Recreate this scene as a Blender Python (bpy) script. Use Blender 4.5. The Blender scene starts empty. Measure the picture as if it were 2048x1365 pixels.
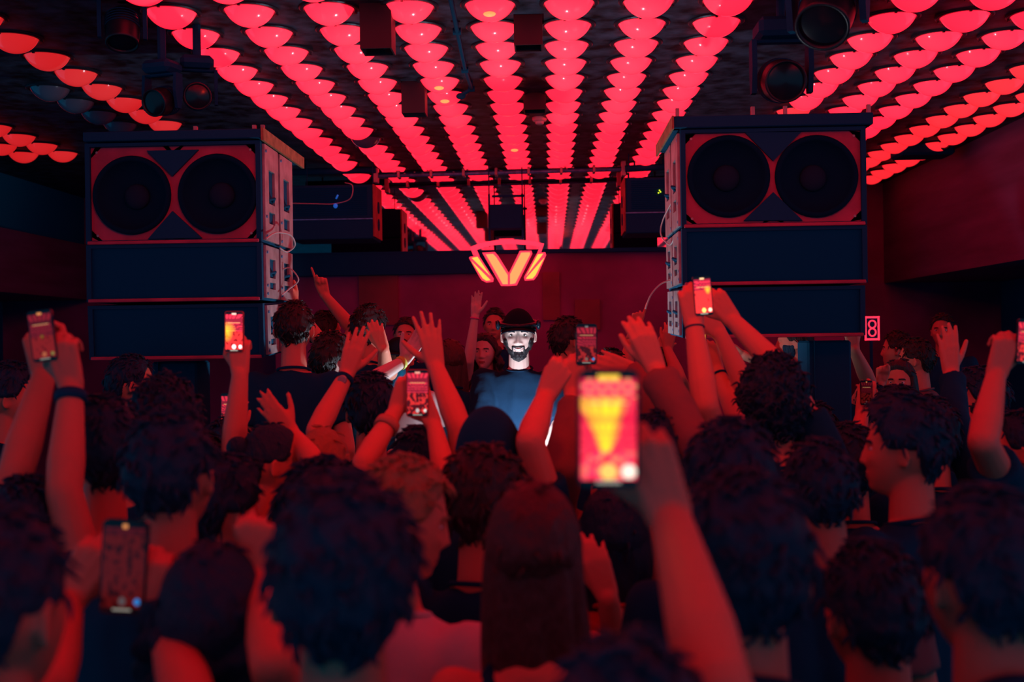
import bpy, math, random
import numpy as np
from mathutils import Vector, Matrix, noise

random.seed(4)
SC = bpy.context.scene
COL = SC.collection
# ------------------------------------------------------------------ camera
F = 2048 * 40.0 / 36.0
CAMZ = 1.9
CAM = Vector((0, 0, CAMZ))
YAW = math.atan(75 / F)
ROLL = 0.014
r0 = Vector((math.cos(YAW), math.sin(YAW), 0)); u0 = Vector((0, 0, 1))
FW = Vector((-math.sin(YAW), math.cos(YAW), 0))
RT = r0 * math.cos(ROLL) - u0 * math.sin(ROLL)
UP = r0 * math.sin(ROLL) + u0 * math.cos(ROLL)
cd = bpy.data.cameras.new('camera'); cam = bpy.data.objects.new('camera', cd); COL.objects.link(cam)
cam.matrix_world = Matrix(((RT.x, UP.x, -FW.x, CAM.x), (RT.y, UP.y, -FW.y, CAM.y), (RT.z, UP.z, -FW.z, CAM.z), (0, 0, 0, 1)))
cd.lens = 40; cd.sensor_width = 36; cd.clip_start = 0.05; cd.clip_end = 100
cd.dof.use_dof = True; cd.dof.focus_distance = 6.1; cd.dof.aperture_fstop = 40 / 15.0
SC.camera = cam

def W(px, py, Z):
    "the place in the room that the photograph shows at this pixel, Z metres ahead of the camera"
    return CAM + RT * ((px - 1024) / F * Z) + UP * ((682.5 - py) / F * Z) + FW * Z

# ------------------------------------------------------------------ world, exposure
SC.view_settings.view_transform = 'Standard'; SC.view_settings.look = 'None'
SC.view_settings.exposure = 0.0; SC.view_settings.gamma = 1.0; SC.view_settings.use_curve_mapping = False
SC.cycles.use_denoising = True
SC.cycles.max_bounces = 6; SC.cycles.diffuse_bounces = 3; SC.cycles.glossy_bounces = 4
SC.cycles.caustics_reflective = False; SC.cycles.caustics_refractive = False
wd = bpy.data.worlds.new('world'); SC.world = wd; wd.use_nodes = True
wb = wd.node_tree.nodes['Background']; wb.inputs[0].default_value = (0.0, 0.40, 0.78, 1); wb.inputs[1].default_value = 0.32

def lamp(name, kind, loc, energy, color, size=0.05, rot=None, spot=None):
    l = bpy.data.lights.new(name, kind); l.energy = energy; l.color = color
    if kind in ('POINT', 'SPOT'): l.shadow_soft_size = size
    if kind == 'SPOT': l.spot_size = spot[0]; l.spot_blend = spot[1]
    o = bpy.data.objects.new(name, l); COL.objects.link(o); o.location = loc
    if rot is not None: o.rotation_euler = rot
    return o
LB = W(1045, 905, 5.72)
lamp('booth_work_light', 'SPOT', LB, 37, (0.72, 0.86, 1.0), 0.03, (W(1000, 330, 6.0) - LB).to_track_quat('-Z', 'Y').to_euler(), (math.radians(172), 0.35))

# ------------------------------------------------------------------ materials
MATS = {}
def mat(name, col, rough=0.6, metal=0.0, emit=None, es=0.0, spec=0.5, bump=0, bscale=30, var=0.0, vscale=6, coat=0, stretch=None):
    if name in MATS: return MATS[name]
    m = bpy.data.materials.new(name); m.use_nodes = True; nt = m.node_tree; b = nt.nodes['Principled BSDF']
    b.inputs['Base Color'].default_value = (*col, 1); b.inputs['Roughness'].default_value = rough
    b.inputs['Metallic'].default_value = metal; b.inputs['Specular IOR Level'].default_value = spec
    if coat: b.inputs['Coat Weight'].default_value = coat; b.inputs['Coat Roughness'].default_value = 0.06
    if emit: b.inputs['Emission Color'].default_value = (*emit, 1); b.inputs['Emission Strength'].default_value = es
    if var or bump:
        tc = nt.nodes.new('ShaderNodeTexCoord'); mp = nt.nodes.new('ShaderNodeMapping'); nt.links.new(tc.outputs['Object'], mp.inputs[0])
        if stretch: mp.inputs['Scale'].default_value = stretch
    if var:
        n = nt.nodes.new('ShaderNodeTexNoise'); n.inputs['Scale'].default_value = vscale; n.inputs['Detail'].default_value = 6
        nt.links.new(mp.outputs[0], n.inputs['Vector'])
        cr = nt.nodes.new('ShaderNodeValToRGB'); cr.color_ramp.elements[0].position = 0.35; cr.color_ramp.elements[1].position = 0.7
        cr.color_ramp.elements[0].color = (*[c * (1 - var) for c in col], 1); cr.color_ramp.elements[1].color = (*[min(1, c * (1 + var)) for c in col], 1)
        nt.links.new(n.outputs[0], cr.inputs[0]); nt.links.new(cr.outputs[0], b.inputs['Base Color'])
    if bump:
        n2 = nt.nodes.new('ShaderNodeTexNoise'); n2.inputs['Scale'].default_value = bscale; n2.inputs['Detail'].default_value = 4
        nt.links.new(mp.outputs[0], n2.inputs['Vector'])
        bp = nt.nodes.new('ShaderNodeBump'); bp.inputs['Strength'].default_value = bump; bp.inputs['Distance'].default_value = 0.01
        nt.links.new(n2.outputs[0], bp.inputs['Height']); nt.links.new(bp.outputs[0], b.inputs['Normal'])
    MATS[name] = m; return m
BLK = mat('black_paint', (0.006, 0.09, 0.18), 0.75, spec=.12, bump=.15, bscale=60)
BLKG = mat('black_gloss', (0.008, 0.02, 0.035), 0.18)
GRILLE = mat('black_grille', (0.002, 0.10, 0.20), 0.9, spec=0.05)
BAFFLE = mat('baffle_paint', (0.50, 0.06, 0.14), 0.6, var=.2, vscale=8)
STEEL = mat('scuffed_steel', (0.45, 0.40, 0.42), 0.45, 0.3, var=.25, vscale=14)
CHROME = mat('steel_blue_light_tint', (0.10, 0.42, 0.75), 0.35, 0.2, var=.3, vscale=30)  # blue light falling on the steel is put into this base colour
WOOD = mat('plywood_edge', (0.42, 0.2, 0.1), 0.7, var=.3, vscale=20)
SKIN = [mat('skin_fair', (0.82, 0.29, 0.20), 0.5, spec=.25, bump=.08, bscale=60), mat('skin_tan', (0.62, 0.20, 0.14), 0.5, spec=.25, bump=.08, bscale=60), mat('skin_warm', (0.74, 0.25, 0.17), 0.5, spec=.25, bump=.08, bscale=60),
        mat('skin_pale', (0.78, 0.52, 0.46), 0.45, spec=.35, bump=.06, bscale=60)]
LIP = mat('lip', (0.42, 0.12, 0.12), 0.4)
HAIRM = {'black': mat('hair_black', (0.020, 0.018, 0.022), 0.5, bump=.9, bscale=80, stretch=(1.6, 1.6, .5)),
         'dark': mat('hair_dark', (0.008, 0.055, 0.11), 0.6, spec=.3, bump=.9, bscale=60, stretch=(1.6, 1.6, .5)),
         'brown': mat('hair_brown', (0.035, 0.03, 0.04), 0.5, bump=.9, bscale=60, stretch=(1.6, 1.6, .5)),
         'blond': mat('hair_blond', (0.42, 0.22, 0.11), 0.5, bump=.9, bscale=60, stretch=(1.6, 1.6, .5)),
         'auburn': mat('hair_auburn', (0.09, 0.03, 0.035), 0.5, bump=.9, bscale=60, stretch=(1.6, 1.6, .5))}
CLOTH = {k: mat('cloth_' + k, c, 0.9, spec=.15, bump=.5, bscale=14) for k, c in {
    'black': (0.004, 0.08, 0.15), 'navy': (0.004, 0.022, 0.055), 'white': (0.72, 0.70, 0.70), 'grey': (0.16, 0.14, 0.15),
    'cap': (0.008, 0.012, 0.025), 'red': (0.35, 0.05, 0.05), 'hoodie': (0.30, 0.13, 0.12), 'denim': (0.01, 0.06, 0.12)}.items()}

# ------------------------------------------------------------------ mesh helpers
def ortho(d):
    d = d.normalized(); a = Vector((0, 0, 1)) if abs(d.z) < .9 else Vector((1, 0, 0))
    x = d.cross(a).normalized(); return x, d.cross(x).normalized()

class MB:
    def __init__(s): s.v = []; s.f = []
    def add(s, vs, fs):
        n = len(s.v); s.v += [tuple(v) for v in vs]; s.f += [tuple(i + n for i in f) for f in fs]; return s
    def box(s, lo, hi, bev=0.0, M=None):
        x0, y0, z0 = lo; x1, y1, z1 = hi; b = bev
        if b <= 0:
            vs = [(x, y, z) for x in (x0, x1) for y in (y0, y1) for z in (z0, z1)]
            fs = [(0, 1, 3, 2), (4, 6, 7, 5), (0, 4, 5, 1), (2, 3, 7, 6), (0, 2, 6, 4), (1, 5, 7, 3)]
        else:
            vs = []; idx = {}
            for i, (x, sx) in enumerate(((x0, 1), (x1, -1))):
                for j, (y, sy) in enumerate(((y0, 1), (y1, -1))):
                    for k, (z, sz) in enumerate(((z0, 1), (z1, -1))):
                        for ax in range(3):
                            idx[i, j, k, ax] = len(vs)
                            vs.append((x + (0 if ax == 0 else sx * b), y + (0 if ax == 1 else sy * b), z + (0 if ax == 2 else sz * b)))
            fs = []
            for i in (0, 1):
                q = [idx[i, 0, 0, 0], idx[i, 1, 0, 0], idx[i, 1, 1, 0], idx[i, 0, 1, 0]]; fs.append(q if i else q[::-1])
                q = [idx[0, i, 0, 1], idx[0, i, 1, 1], idx[1, i, 1, 1], idx[1, i, 0, 1]]; fs.append(q if i else q[::-1])
                q = [idx[0, 0, i, 2], idx[1, 0, i, 2], idx[1, 1, i, 2], idx[0, 1, i, 2]]; fs.append(q if i else q[::-1])
            for a in (0, 1):
                for c in (0, 1):
                    fs.append((idx[a, c, 0, 0], idx[a, c, 1, 0], idx[a, c, 1, 1], idx[a, c, 0, 1]))
                    fs.append((idx[a, 0, c, 0], idx[a, 1, c, 0], idx[a, 1, c, 2], idx[a, 0, c, 2]))
                    fs.append((idx[0, a, c, 1], idx[1, a, c, 1], idx[1, a, c, 2], idx[0, a, c, 2]))
                    for d in (0, 1): fs.append((idx[a, c, d, 0], idx[a, c, d, 1], idx[a, c, d, 2]))
        if M is not None: vs = [M @ Vector(v) for v in vs]
        return s.add(vs, fs)
    def tube(s, pts, rad, n=10, cap=True):
        pts = [Vector(p) for p in pts]; rr = rad if isinstance(rad, (list, tuple)) else [rad] * len(pts)
        vs = []; x = None
        for i, p in enumerate(pts):
            d = (pts[min(i + 1, len(pts) - 1)] - pts[max(i - 1, 0)]).normalized()
            if x is None: x, y = ortho(d)
            else:
                x = (x - d * x.dot(d)).normalized(); y = d.cross(x)
            for k in range(n):
                a = 2 * math.pi * k / n; vs.append(p + (x * math.cos(a) + y * math.sin(a)) * rr[i])
        fs = [(i * n + k, i * n + (k + 1) % n, (i + 1) * n + (k + 1) % n, (i + 1) * n + k) for i in range(len(pts) - 1) for k in range(n)]
        if cap: fs += [tuple(range(n))[::-1], tuple((len(pts) - 1) * n + k for k in range(n))]
        return s.add(vs, fs)
    def capsule(s, a, b, ra, rb, n=12, flat=False, sq=None):
        "tapered limb with round ends (flat: a cut end at b)"
        a = Vector(a); b = Vector(b); d = b - a; L = d.length
        if L < 1e-5: d = Vector((0, 0, 1)); L = 1e-5
        d = d / L; x, y = ortho(d); rings = []
        for t in (-1, -.85, -.5, 0): rings.append((a + d * ra * t, ra * math.sqrt(max(0, 1 - t * t)) + 1e-5))
        m = (a + b) / 2; rings.append((m, (ra + rb) / 2))
        if flat: rings += [(b, rb), (b + d * .001, 1e-5)]
        else:
            for t in (0, .5, .85, 1): rings.append((b + d * rb * t, rb * math.sqrt(max(0, 1 - t * t)) + 1e-5))
        vs = []
        for p, r in rings:
            for k in range(n):
                an = 2 * math.pi * k / n; vs.append(p + (x * math.cos(an) + y * math.sin(an)) * r)
        R = len(rings)
        fs = [(i * n + k, i * n + (k + 1) % n, (i + 1) * n + (k + 1) % n, (i + 1) * n + k) for i in range(R - 1) for k in range(n)]
        fs += [tuple(range(n))[::-1], tuple((R - 1) * n + k for k in range(n))]
        return s.add(vs, fs)
    def ell(s, c, r, M=None, nu=20, nv=12):
        vs = []; c = Vector(c)
        for j in range(nv + 1):
            t = math.pi * j / nv
            for k in range(nu):
                a = 2 * math.pi * k / nu
                p = Vector((r[0] * math.sin(t) * math.cos(a), r[1] * math.sin(t) * math.sin(a), r[2] * math.cos(t)))
                if M is not None: p = M @ p
                vs.append(c + p)
        fs = [(j * nu + k, (j + 1) * nu + k, (j + 1) * nu + (k + 1) % nu, j * nu + (k + 1) % nu) for j in range(nv) for k in range(nu)]
        return s.add(vs, fs)
    def lathe(s, c, prof, axis=Vector((0, 0, 1)), n=32):
        x, y = ortho(axis); axis = axis.normalized(); c = Vector(c); vs = []
        for (r, h) in prof:
            for k in range(n):
                a = 2 * math.pi * k / n; vs.append(c + axis * h + (x * math.cos(a) + y * math.sin(a)) * max(r, 1e-5))
        fs = [(i * n + k, i * n + (k + 1) % n, (i + 1) * n + (k + 1) % n, (i + 1) * n + k) for i in range(len(prof) - 1) for k in range(n)]
        return s.add(vs, fs)
    def prism(s, poly, org, ex, ey, en, t):
        "outline poly in the plane (ex,ey), thickness t along en"
        n = len(poly); org = Vector(org)
        vs = [org + ex * p[0] + ey * p[1] for p in poly] + [org + ex * p[0] + ey * p[1] + en * t for p in poly]
        fs = [tuple(range(n))[::-1], tuple(range(n, 2 * n))] + [(i, (i + 1) % n, n + (i + 1) % n, n + i) for i in range(n)]
        return s.add(vs, fs)
    def build(s, name, m, parent=None, smooth=False, flip=False):
        me = bpy.data.meshes.new(name); me.from_pydata(s.v, [], s.f); 
        import bmesh
        bm = bmesh.new(); bm.from_mesh(me); bmesh.ops.recalc_face_normals(bm, faces=bm.faces); bm.to_mesh(me); bm.free()
        me.materials.append(m)
        if smooth: me.shade_smooth()
        o = bpy.data.objects.new(name, me); COL.objects.link(o)
        if parent is not None: attach(o, parent)
        return o
def attach(o, parent):
    o.parent = parent
    o.matrix_parent_inverse = parent.matrix_basis.inverted()
def tag(o, label=None, cat=None, group=None, kind=None):
    if label: o['label'] = label
    if cat: o['category'] = cat
    if group: o['group'] = group
    if kind: o['kind'] = kind
    return o
def empty(name, loc, label, cat, group=None):
    o = bpy.data.objects.new(name, None); o.empty_display_size = .1; COL.objects.link(o); o.location = loc
    return tag(o, label, cat, group)
def copy_tree(o, parent=None):
    c = o.copy(); COL.objects.link(c)
    if parent is not None: c.parent = parent; c.matrix_parent_inverse = o.matrix_parent_inverse
    for ch in o.children: copy_tree(ch, c)
    return c
ORD = 'zeroth first second third fourth fifth sixth seventh eighth ninth tenth eleventh twelfth thirteenth fourteenth fifteenth sixteenth seventeenth eighteenth nineteenth twentieth twenty-first twenty-second twenty-third twenty-fourth twenty-fifth twenty-sixth'.split()

# ------------------------------------------------------------------ the room
S = 0.38; H = S * 4.19; CEIL = CAMZ + H
STG = 0.28
YM = 10.49      # mirror wall
WALLM = mat('wall_plaster_dark_red', (0.34, 0.05, 0.20), 0.8, var=.3, vscale=1.6)
PANELM = mat('bulkhead_slats', (0.17, 0.08, 0.22), 0.7, var=.25, vscale=2.5, stretch=(1, .3, 3))
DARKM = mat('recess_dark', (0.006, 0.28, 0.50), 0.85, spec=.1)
CEILM = mat('ceiling_sheet', (0.045, 0.06, 0.10), 0.55, 0.0, spec=.25, var=.85, vscale=9, bump=.25, bscale=16)
FLOORM = mat('floor_concrete', (0.03, 0.04, 0.05), 0.5, var=.3)
def struct(name, mb, m): o = mb.build(name, m); o['kind'] = 'structure'; return o
struct('floor', MB().box((-6.2, -2.5, -.1), (6.0, 12.2, 0)), FLOORM)
struct('ceiling', MB().box((-6.2, -2.5, CEIL), (6.0, 12.2, CEIL + .1)), CEILM)
struct('wall_back', MB().box((-6.2, 12.0, 0), (6.0, 12.2, CEIL)), WALLM)
struct('wall_stage', MB().box((-2.55, YM + .03, STG), (2.7, 11.98, CEIL - .005)), WALLM)
bh = CAMZ + .55
struct('wall_right', MB().box((4.7, 8.0, 0), (4.85, 12.0, bh + .2)), DARKM)
struct('trim_1', MB().box((3.5, 8.0, bh), (4.9, 12.0, CEIL)), PANELM)
struct('wall_left', MB().box((-6.0, 8.0, 0), (-5.85, 12.0, bh + .2)), DARKM)
struct('trim_2', MB().box((-6.0, 8.0, CAMZ + .50), (-4.85, 12.0, CEIL - .52)), PANELM)
struct('trim_3', MB().box((-6.0, 8.0, CEIL - .52), (-4.95, 12.0, CEIL)), DARKM)
struct('floor_stage', MB().box((-5.8, 4.98, 0), (4.65, 11.98, STG)), BLK)
# mirror over the stage wall
z0 = W(1090, 499, YM).z
m = bpy.data.materials.new('mirror_glass'); m.use_nodes = True; b = m.node_tree.nodes['Principled BSDF']
b.inputs['Base Color'].default_value = (0.80, 0.74, 0.80, 1); b.inputs['Metallic'].default_value = 1; b.inputs['Roughness'].default_value = 0.02
mir = empty('wall_mirror', (0, YM, z0), 'wide mirror above the stage, doubling the rows of red domes', 'mirror')
MB().box((-2.5, YM, z0), (2.65, YM + .025, CEIL - .01)).build('glass', m, mir)
MB().box((-2.52, YM - .03, z0 - .035), (2.67, YM + .03, z0)).build('ledge', BLK, mir)
for x in (-2.9, -.25, 1.9): pass
# dim panels on the stage wall below the mirror
PB = mat('wall_panel_red', (0.26, 0.03, 0.05), 0.5, var=.3, vscale=2)
for i, (xa, xb, ya, yb) in enumerate(((715, 795, 545, 650), (1085, 1120, 545, 640), (1150, 1200, 600, 660))):
    a = W(xa, ya, YM); c = W(xb, yb, YM)
    o = MB().box((a.x, YM + .005, c.z), (c.x, YM + .03, a.z)).build('trim_%d' % (i + 4), PB); o['kind'] = 'structure'
a = W(560, 515, YM - .06); c = W(1340, 541, YM - .06)
o = MB().box((a.x, YM - .05, c.z), (c.x - 1.6, YM + .03, a.z + .02)).build('trim_7', BLK); o['kind'] = 'structure'

# ------------------------------------------------------------------ dome lamps
def dome_mat(name, em, es, base=(0.75, 0.30, 0.36)):
    m = mat(name, base, 0.16, emit=em, es=es, spec=.5, coat=.6)
    return m
D1 = dome_mat('dome_lit', (1.0, 0.009, 0.028), 2.3)
D2 = dome_mat('dome_lit_dim', (1.0, 0.018, 0.02), .62, (0.6, 0.2, 0.18))
D3 = dome_mat('dome_unlit', (1, 1, 1), 0.0, (0.18, 0.2, 0.3))
D4 = dome_mat('dome_warm', (1.0, 0.02, 0.03), 1.2, (0.7, 0.25, 0.25))
RING = mat('dome_collar', (0.03, 0.045, 0.07), 0.4, 0.4)
HOTSPOT = mat('hot_spot_glow', (1, .7, .3), .4, emit=(1, 0.30, 0.08), es=1.2)
RD = S * .618 / 2; DD = .078
prof = []; Rs = (RD * RD + DD * DD) / (2 * DD)
for i in range(11):
    t = i / 10; a = math.asin(RD / Rs) * (1 - t); prof.append((Rs * math.sin(a), -(Rs * math.cos(a) - (Rs - DD))))
def make_dome(m, ringdetail=True):
    r = empty('dome_lamp', (0, 0, CEIL), 'x', 'ceiling lamp')
    MB().lathe((0, 0, CEIL - .004), prof, n=40).build('lamp_shade', m, r, smooth=True)
    mb = MB().lathe((0, 0, CEIL), [(RD + .024, 0), (RD + .024, -.006), (RD + .018, -.011), (RD + .004, -.011), (RD - .002, -.003)], n=40)
    for k in range(3): 
        a = k * 2.09 + .4; mb.box((math.cos(a) * (RD + .012) - .006, math.sin(a) * (RD + .012) - .006, CEIL - .017), (math.cos(a) * (RD + .012) + .006, math.sin(a) * (RD + .012) + .006, CEIL - .005))
    mb.build('collar', RING, r, smooth=False)
    return r
protos = {}
cols = [-11.25, -10.4, -8.0, -7.15, -4.68, -3.69, -2.69, -1.69, -.68, .30, 1.28, 2.26, 4.55, 5.5, 6.42, 7.6, 8.5]
coln = len(cols)
Y0 = 5.74
dome_n = 0; far_mb = {}; 
colname = {}
for ci, c in enumerate(cols):
    side = 'left block' if ci < 4 else ('middle block' if ci < 12 else 'right block')
    idx = ci + 1 if ci < 4 else (ci - 3 if ci < 12 else coln - ci)
    colname[ci] = (ORD[idx], side)
for ci, c in enumerate(cols):
    nmax = 12 if 4 <= ci < 12 else 15
    for n in range(-16, nmax + 1):
        X = c * S; Y = Y0 + n * S
        if Y > 11.85: continue
        # position in the picture
        v = Vector((X, Y, CEIL - .03)) - CAM; Z = v.dot(FW)
        px = 1024 + F * v.dot(RT) / Z if Z > .3 else -9999; py = 682.5 - F * v.dot(UP) / Z if Z > .3 else -9999
        inview = Z > .3 and -70 < px < 2118 and -45 < py < 400
        if ci in (2, 3) and Y < 5.3: inview = False
        kind = 'lit'
        if 4 <= ci < 12:
            if not inview and n < -1 and (ci < 5 and False): continue
        if ci < 2: kind = 'dim'
        if ci == 3: kind = 'dim'
        if ci == 2: kind = 'off'
        if ci == 12 and n in (6,): kind = 'warm'
        if ci in (15, 16): kind = 'warm'
        if ci == 5 and n == 8: kind = 'off'
        if ci < 2 and (py < 235 or py > 318 or px > 135): continue
        if ci == 3 and py > 260: continue
        if ci == 2 and (px < 70 or py > 262): continue
        if inview:
            if kind not in protos:
                protos[kind] = make_dome({'lit': D1, 'dim': D2, 'off': D3, 'warm': D4}[kind]); o = protos[kind]
            else: o = copy_tree(protos[kind])
            o.location = (X, Y, CEIL)
            word = {'lit': 'glowing red ceiling dome', 'dim': 'dim orange-red ceiling dome', 'off': 'unlit grey ceiling dome', 'warm': 'deep red ceiling dome'}[kind]
            row = nmax + 1 - n
            tag(o, '%s, %s, %s row from back, %s column from %s' % (word, colname[ci][1], ORD[row], colname[ci][0], 'right' if ci > 11 else 'left'), 'ceiling lamp', 'dome lamps on the ceiling')
            dome_n += 1
        else:
            if ci < 4: continue
            mb = far_mb.setdefault('lit', MB()); mb.lathe((X, Y, CEIL - .004), prof[::2] + [prof[-1]], n=20)
print('DOMES', dome_n)
for k, mb in far_mb.items():
    o = mb.build('ceiling_domes_overhead', D1, smooth=True); tag(o, 'red ceiling domes above the crowd, seen only in the mirror', 'ceiling lamps', kind='stuff')
# warm hot spots on some shades are added glowing blobs, placed further down
# ------------------------------------------------------------------ ray helpers
def ray(px, py): return FW + RT * ((px - 1024) / F) + UP * ((682.5 - py) / F)
def WY(px, py, Y): d = ray(px, py); return CAM + d * (Y / d.y)
def WZ(px, py, z): d = ray(px, py); return CAM + d * ((z - CAMZ) / d.z)
EX, EZ, EN = Vector((1, 0, 0)), Vector((0, 0, 1)), Vector((0, 1, 0))
EMR = mat('sign_red_tube', (0.6, 0.05, 0.08), .4, emit=(1, 0.028, 0.07), es=1.6)
EMO = mat('sign_amber_face', (0.8, 0.4, 0.2), .4, emit=(1, 0.36, 0.11), es=1.15)
EMY = mat('sign_yellow_face', (0.8, 0.6, 0.2), .4, emit=(1, 0.62, 0.08), es=1.15)

# ------------------------------------------------------------------ loudspeaker stacks
def woofer(cx, cz, y, r, parent):
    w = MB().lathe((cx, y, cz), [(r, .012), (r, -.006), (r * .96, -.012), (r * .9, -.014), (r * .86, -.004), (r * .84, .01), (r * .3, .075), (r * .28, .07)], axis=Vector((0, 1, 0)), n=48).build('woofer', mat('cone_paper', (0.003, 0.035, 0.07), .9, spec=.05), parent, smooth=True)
    MB().ell((cx, y + .066, cz), (r * .33, .03, r * .33)).build('dust_cap', mat('dust_cap_felt', (0.012, 0.04, 0.08), .8, spec=.1), w, smooth=True)
def cabinet(label, x0, x1, z0, z1, y, dep, inner, woof=None, tri=None, tilt=0, grp=None):
    fd = .13 if woof else .05
    e = empty('speaker_cabinet', ((x0 + x1) / 2, y + dep / 2, z0), label, 'loudspeaker', grp)
    t = .016
    mb = MB().box((x0, y + fd, z0), (x1, y + dep, z1), .006)
    for a, c in (((x0, y, z1 - t), (x1, y + fd, z1)), ((x0, y, z0), (x1, y + fd, z0 + t)), ((x0, y, z0 + t), (x0 + t * 1.4, y + fd, z1 - t)), ((x1 - t * 1.4, y, z0 + t), (x1, y + fd, z1 - t))): mb.box(a, c)
    mb.build('cabinet_body', BLK, e)
    if woof:
        mb = MB(); xm = (x0 + x1) / 2
        for (cx, cz, r), (xa, xb) in zip(woof, ((x0 + .022, xm), (xm, x1 - .022))):
            n = 48; vs = []
            r = min(r, cx - xa - .001, xb - cx - .001, cz - z0 - t - .001, z1 - t - cz - .001); 
            for yy in (y + .018, y + .030):
                for k in range(n):
                    a = 2 * math.pi * k / n; c_, s_ = math.cos(a), math.sin(a)
                    q = min(((xb - cx) / c_ if c_ > 1e-6 else (xa - cx) / c_ if c_ < -1e-6 else 9), ((z1 - t - cz) / s_ if s_ > 1e-6 else (z0 + t - cz) / s_ if s_ < -1e-6 else 9))
                    vs += [(cx + c_ * r, yy, cz + s_ * r), (cx + c_ * q, yy, cz + s_ * q)]
            fs = []
            for k in range(n):
                a, b = 2 * k, 2 * ((k + 1) % n); fs += [(a, b, b + 1, a + 1), (2 * n + a, 2 * n + a + 1, 2 * n + b + 1, 2 * n + b), (a, 2 * n + a, 2 * n + b, b), (a + 1, b + 1, 2 * n + b + 1, 2 * n + a + 1)]
            mb.add(vs, fs)
            for qx in (xa, xb):
                for qz, zz in ((z0 + t, -1), (z1 - t, 1)):
                    pts = [v for v in vs[1:2 * n:2]]; 
                    mb.prism([(qx, qz), (qx, qz - zz * .05), (qx + (.05 if qx == xa else -.05), qz)], (0, y + .018, 0), EX, EZ, EN, .012)
        mb.build('baffle', BAFFLE, e)
        for cx, cz, r in woof: woofer(cx, cz, y + .012, r, e)
        for pl in tri: MB().prism([(p.x, p.z) for p in pl], (0, y + .004, 0), EX, EZ, EN, .016).build('horn_flare', BLK, e)
        mb = MB()
        for sx in (x0 + .05, x1 - .05):
            for sz in (z0 + .04, z1 - .04): mb.tube([(sx, y + .015, sz), (sx, y + .024, sz)], .006, 8)
        mb.build('bolt', STEEL, e)
    else:
        MB().box((x0 + .022, y + .012, z0 + t), (x1 - .022, y + .049, z1 - t)).build('grille', GRILLE, e)
    MB().box((x0 + .01, y - .012, z0 - .004), (x1 - .01, y, z0 + .012), .003).build('front_lip', BAFFLE, e)
    # steel rigging cheek on the side facing the middle of the room
    xs = x1 if inner > 0 else x0 - .012
    h = z1 - z0
    for k, (ya, yb) in enumerate(((y + .035, y + dep * .5 - .015), (y + dep * .5 + .02, y + dep - .02))):
        p = MB()
        zc0, zc1 = z0 + h * .40, z0 + h * .74; w4 = (yb - ya) * .28
        p.box((xs, ya, z0 + .01), (xs + .012, ya + w4, z1 - .01)); p.box((xs, yb - w4, z0 + .01), (xs + .012, yb, z1 - .01))
        p.box((xs, ya + w4, z0 + .01), (xs + .012, yb - w4, z0 + h * .2)); p.box((xs, ya + w4, z0 + h * .32), (xs + .012, yb - w4, zc0)); p.box((xs, ya + w4, zc1), (xs + .012, yb - w4, z1 - .01))
        sp = p.build('side_panel', STEEL, e)
        MB().tube([(xs + .006, ya + w4 + .01, zc0 + .02), (xs + .006 + .018 * inner, (ya + yb) / 2, zc0 + .03), (xs + .006, yb - w4 - .01, zc0 + .02)], .007, 8).build('handle', BLK, sp)
        q = MB()
        for bz in (z0 + .03, z0 + h * .26, z1 - .04): q.tube([(xs - .002, ya + .02, bz), (xs + .012 + .006 * inner, ya + .02, bz)], .007, 8)
        q.build('pin', CHROME, sp)
    if tilt: e.rotation_euler.x = tilt
    return e
SY = 5.2
def X_(px, Y=SY): return WY(px, 500, Y).x
def Zz(py, px, Y=SY): return WY(px, py, Y).z
# right stack
g = 'stack of three speaker cabinets on the right'
x0, x1 = X_(1364), X_(1735)
P = lambda a, b: WY(a, b, SY)
k = 1 / F * SY
cabinet('upper right-hand speaker cabinet with two big round woofers and red baffle', x0, x1, Zz(452, 1550), Zz(256, 1550), SY, .62, -1,
        [(P(1458, 352).x, P(1458, 352).z, 82 * k), (P(1634, 352).x, P(1634, 352).z, 82 * k)],
        [[P(1490, 264), P(1603, 264), P(1547, 322)], [P(1547, 384), P(1606, 441), P(1488, 441)]], grp=g)
cabinet('black grilled speaker cabinet in the middle of the right stack', x0, x1, Zz(568, 1550), Zz(454, 1550), SY, .60, -1, grp=g)
cabinet('black grilled speaker cabinet at the bottom of the right stack, above the pole', x0, x1 - .01, Zz(670, 1550), Zz(570, 1550), SY + .015, .55, -1, tilt=.03, grp=g)
e = empty('rigging_frame', (X_(1548), SY, Zz(255, 1550)), 'black rigging frame lying on top of the right speaker stack', 'rigging frame')
zt, zb = Zz(230, 1550), Zz(254, 1550)
MB().box((X_(1348), SY - .02, zb), (X_(1748), SY + .04, zt), .004).box((X_(1348), SY + .6, zb), (X_(1748), SY + .66, zt), .004).box((X_(1350), SY, zb), (X_(1364), SY + .62, zt)).box((X_(1733), SY, zb), (X_(1746), SY + .62, zt)).box((X_(1500), SY, zb + .01), (X_(1520), SY + .62, zt - .01)).build('beam', BLK, e)
MB().box((X_(1346), SY - .03, zb - .005), (X_(1350), SY + .75, zt)).build('plank_edge', WOOD, e)
mb = MB()
for px in (1359, 1510, 1575, 1742): mb.box((X_(px) - .008, SY, zt), (X_(px) + .008, SY + .02, zt + .04))
mb.build('lug', STEEL, e)
def pole(pxa, pxb, ytop, label):
    e = empty('speaker_pole', (X_((pxa + pxb) / 2, SY + .3), SY + .3, STG), label, 'pole')
    a, b = X_(pxa, SY + .2), X_(pxb, SY + .2)
    MB().box((a, SY + .2, STG + .02), (b, SY + .42, ytop), .01).box((a + .03, SY + .19, STG + .02), (a + .035, SY + .2, ytop)).build('column', BLK, e)
    MB().box((a - .2, SY + .0, STG), (b + .2, SY + .6, STG + .02), .004).build('base_plate', BLK, e)
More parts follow.
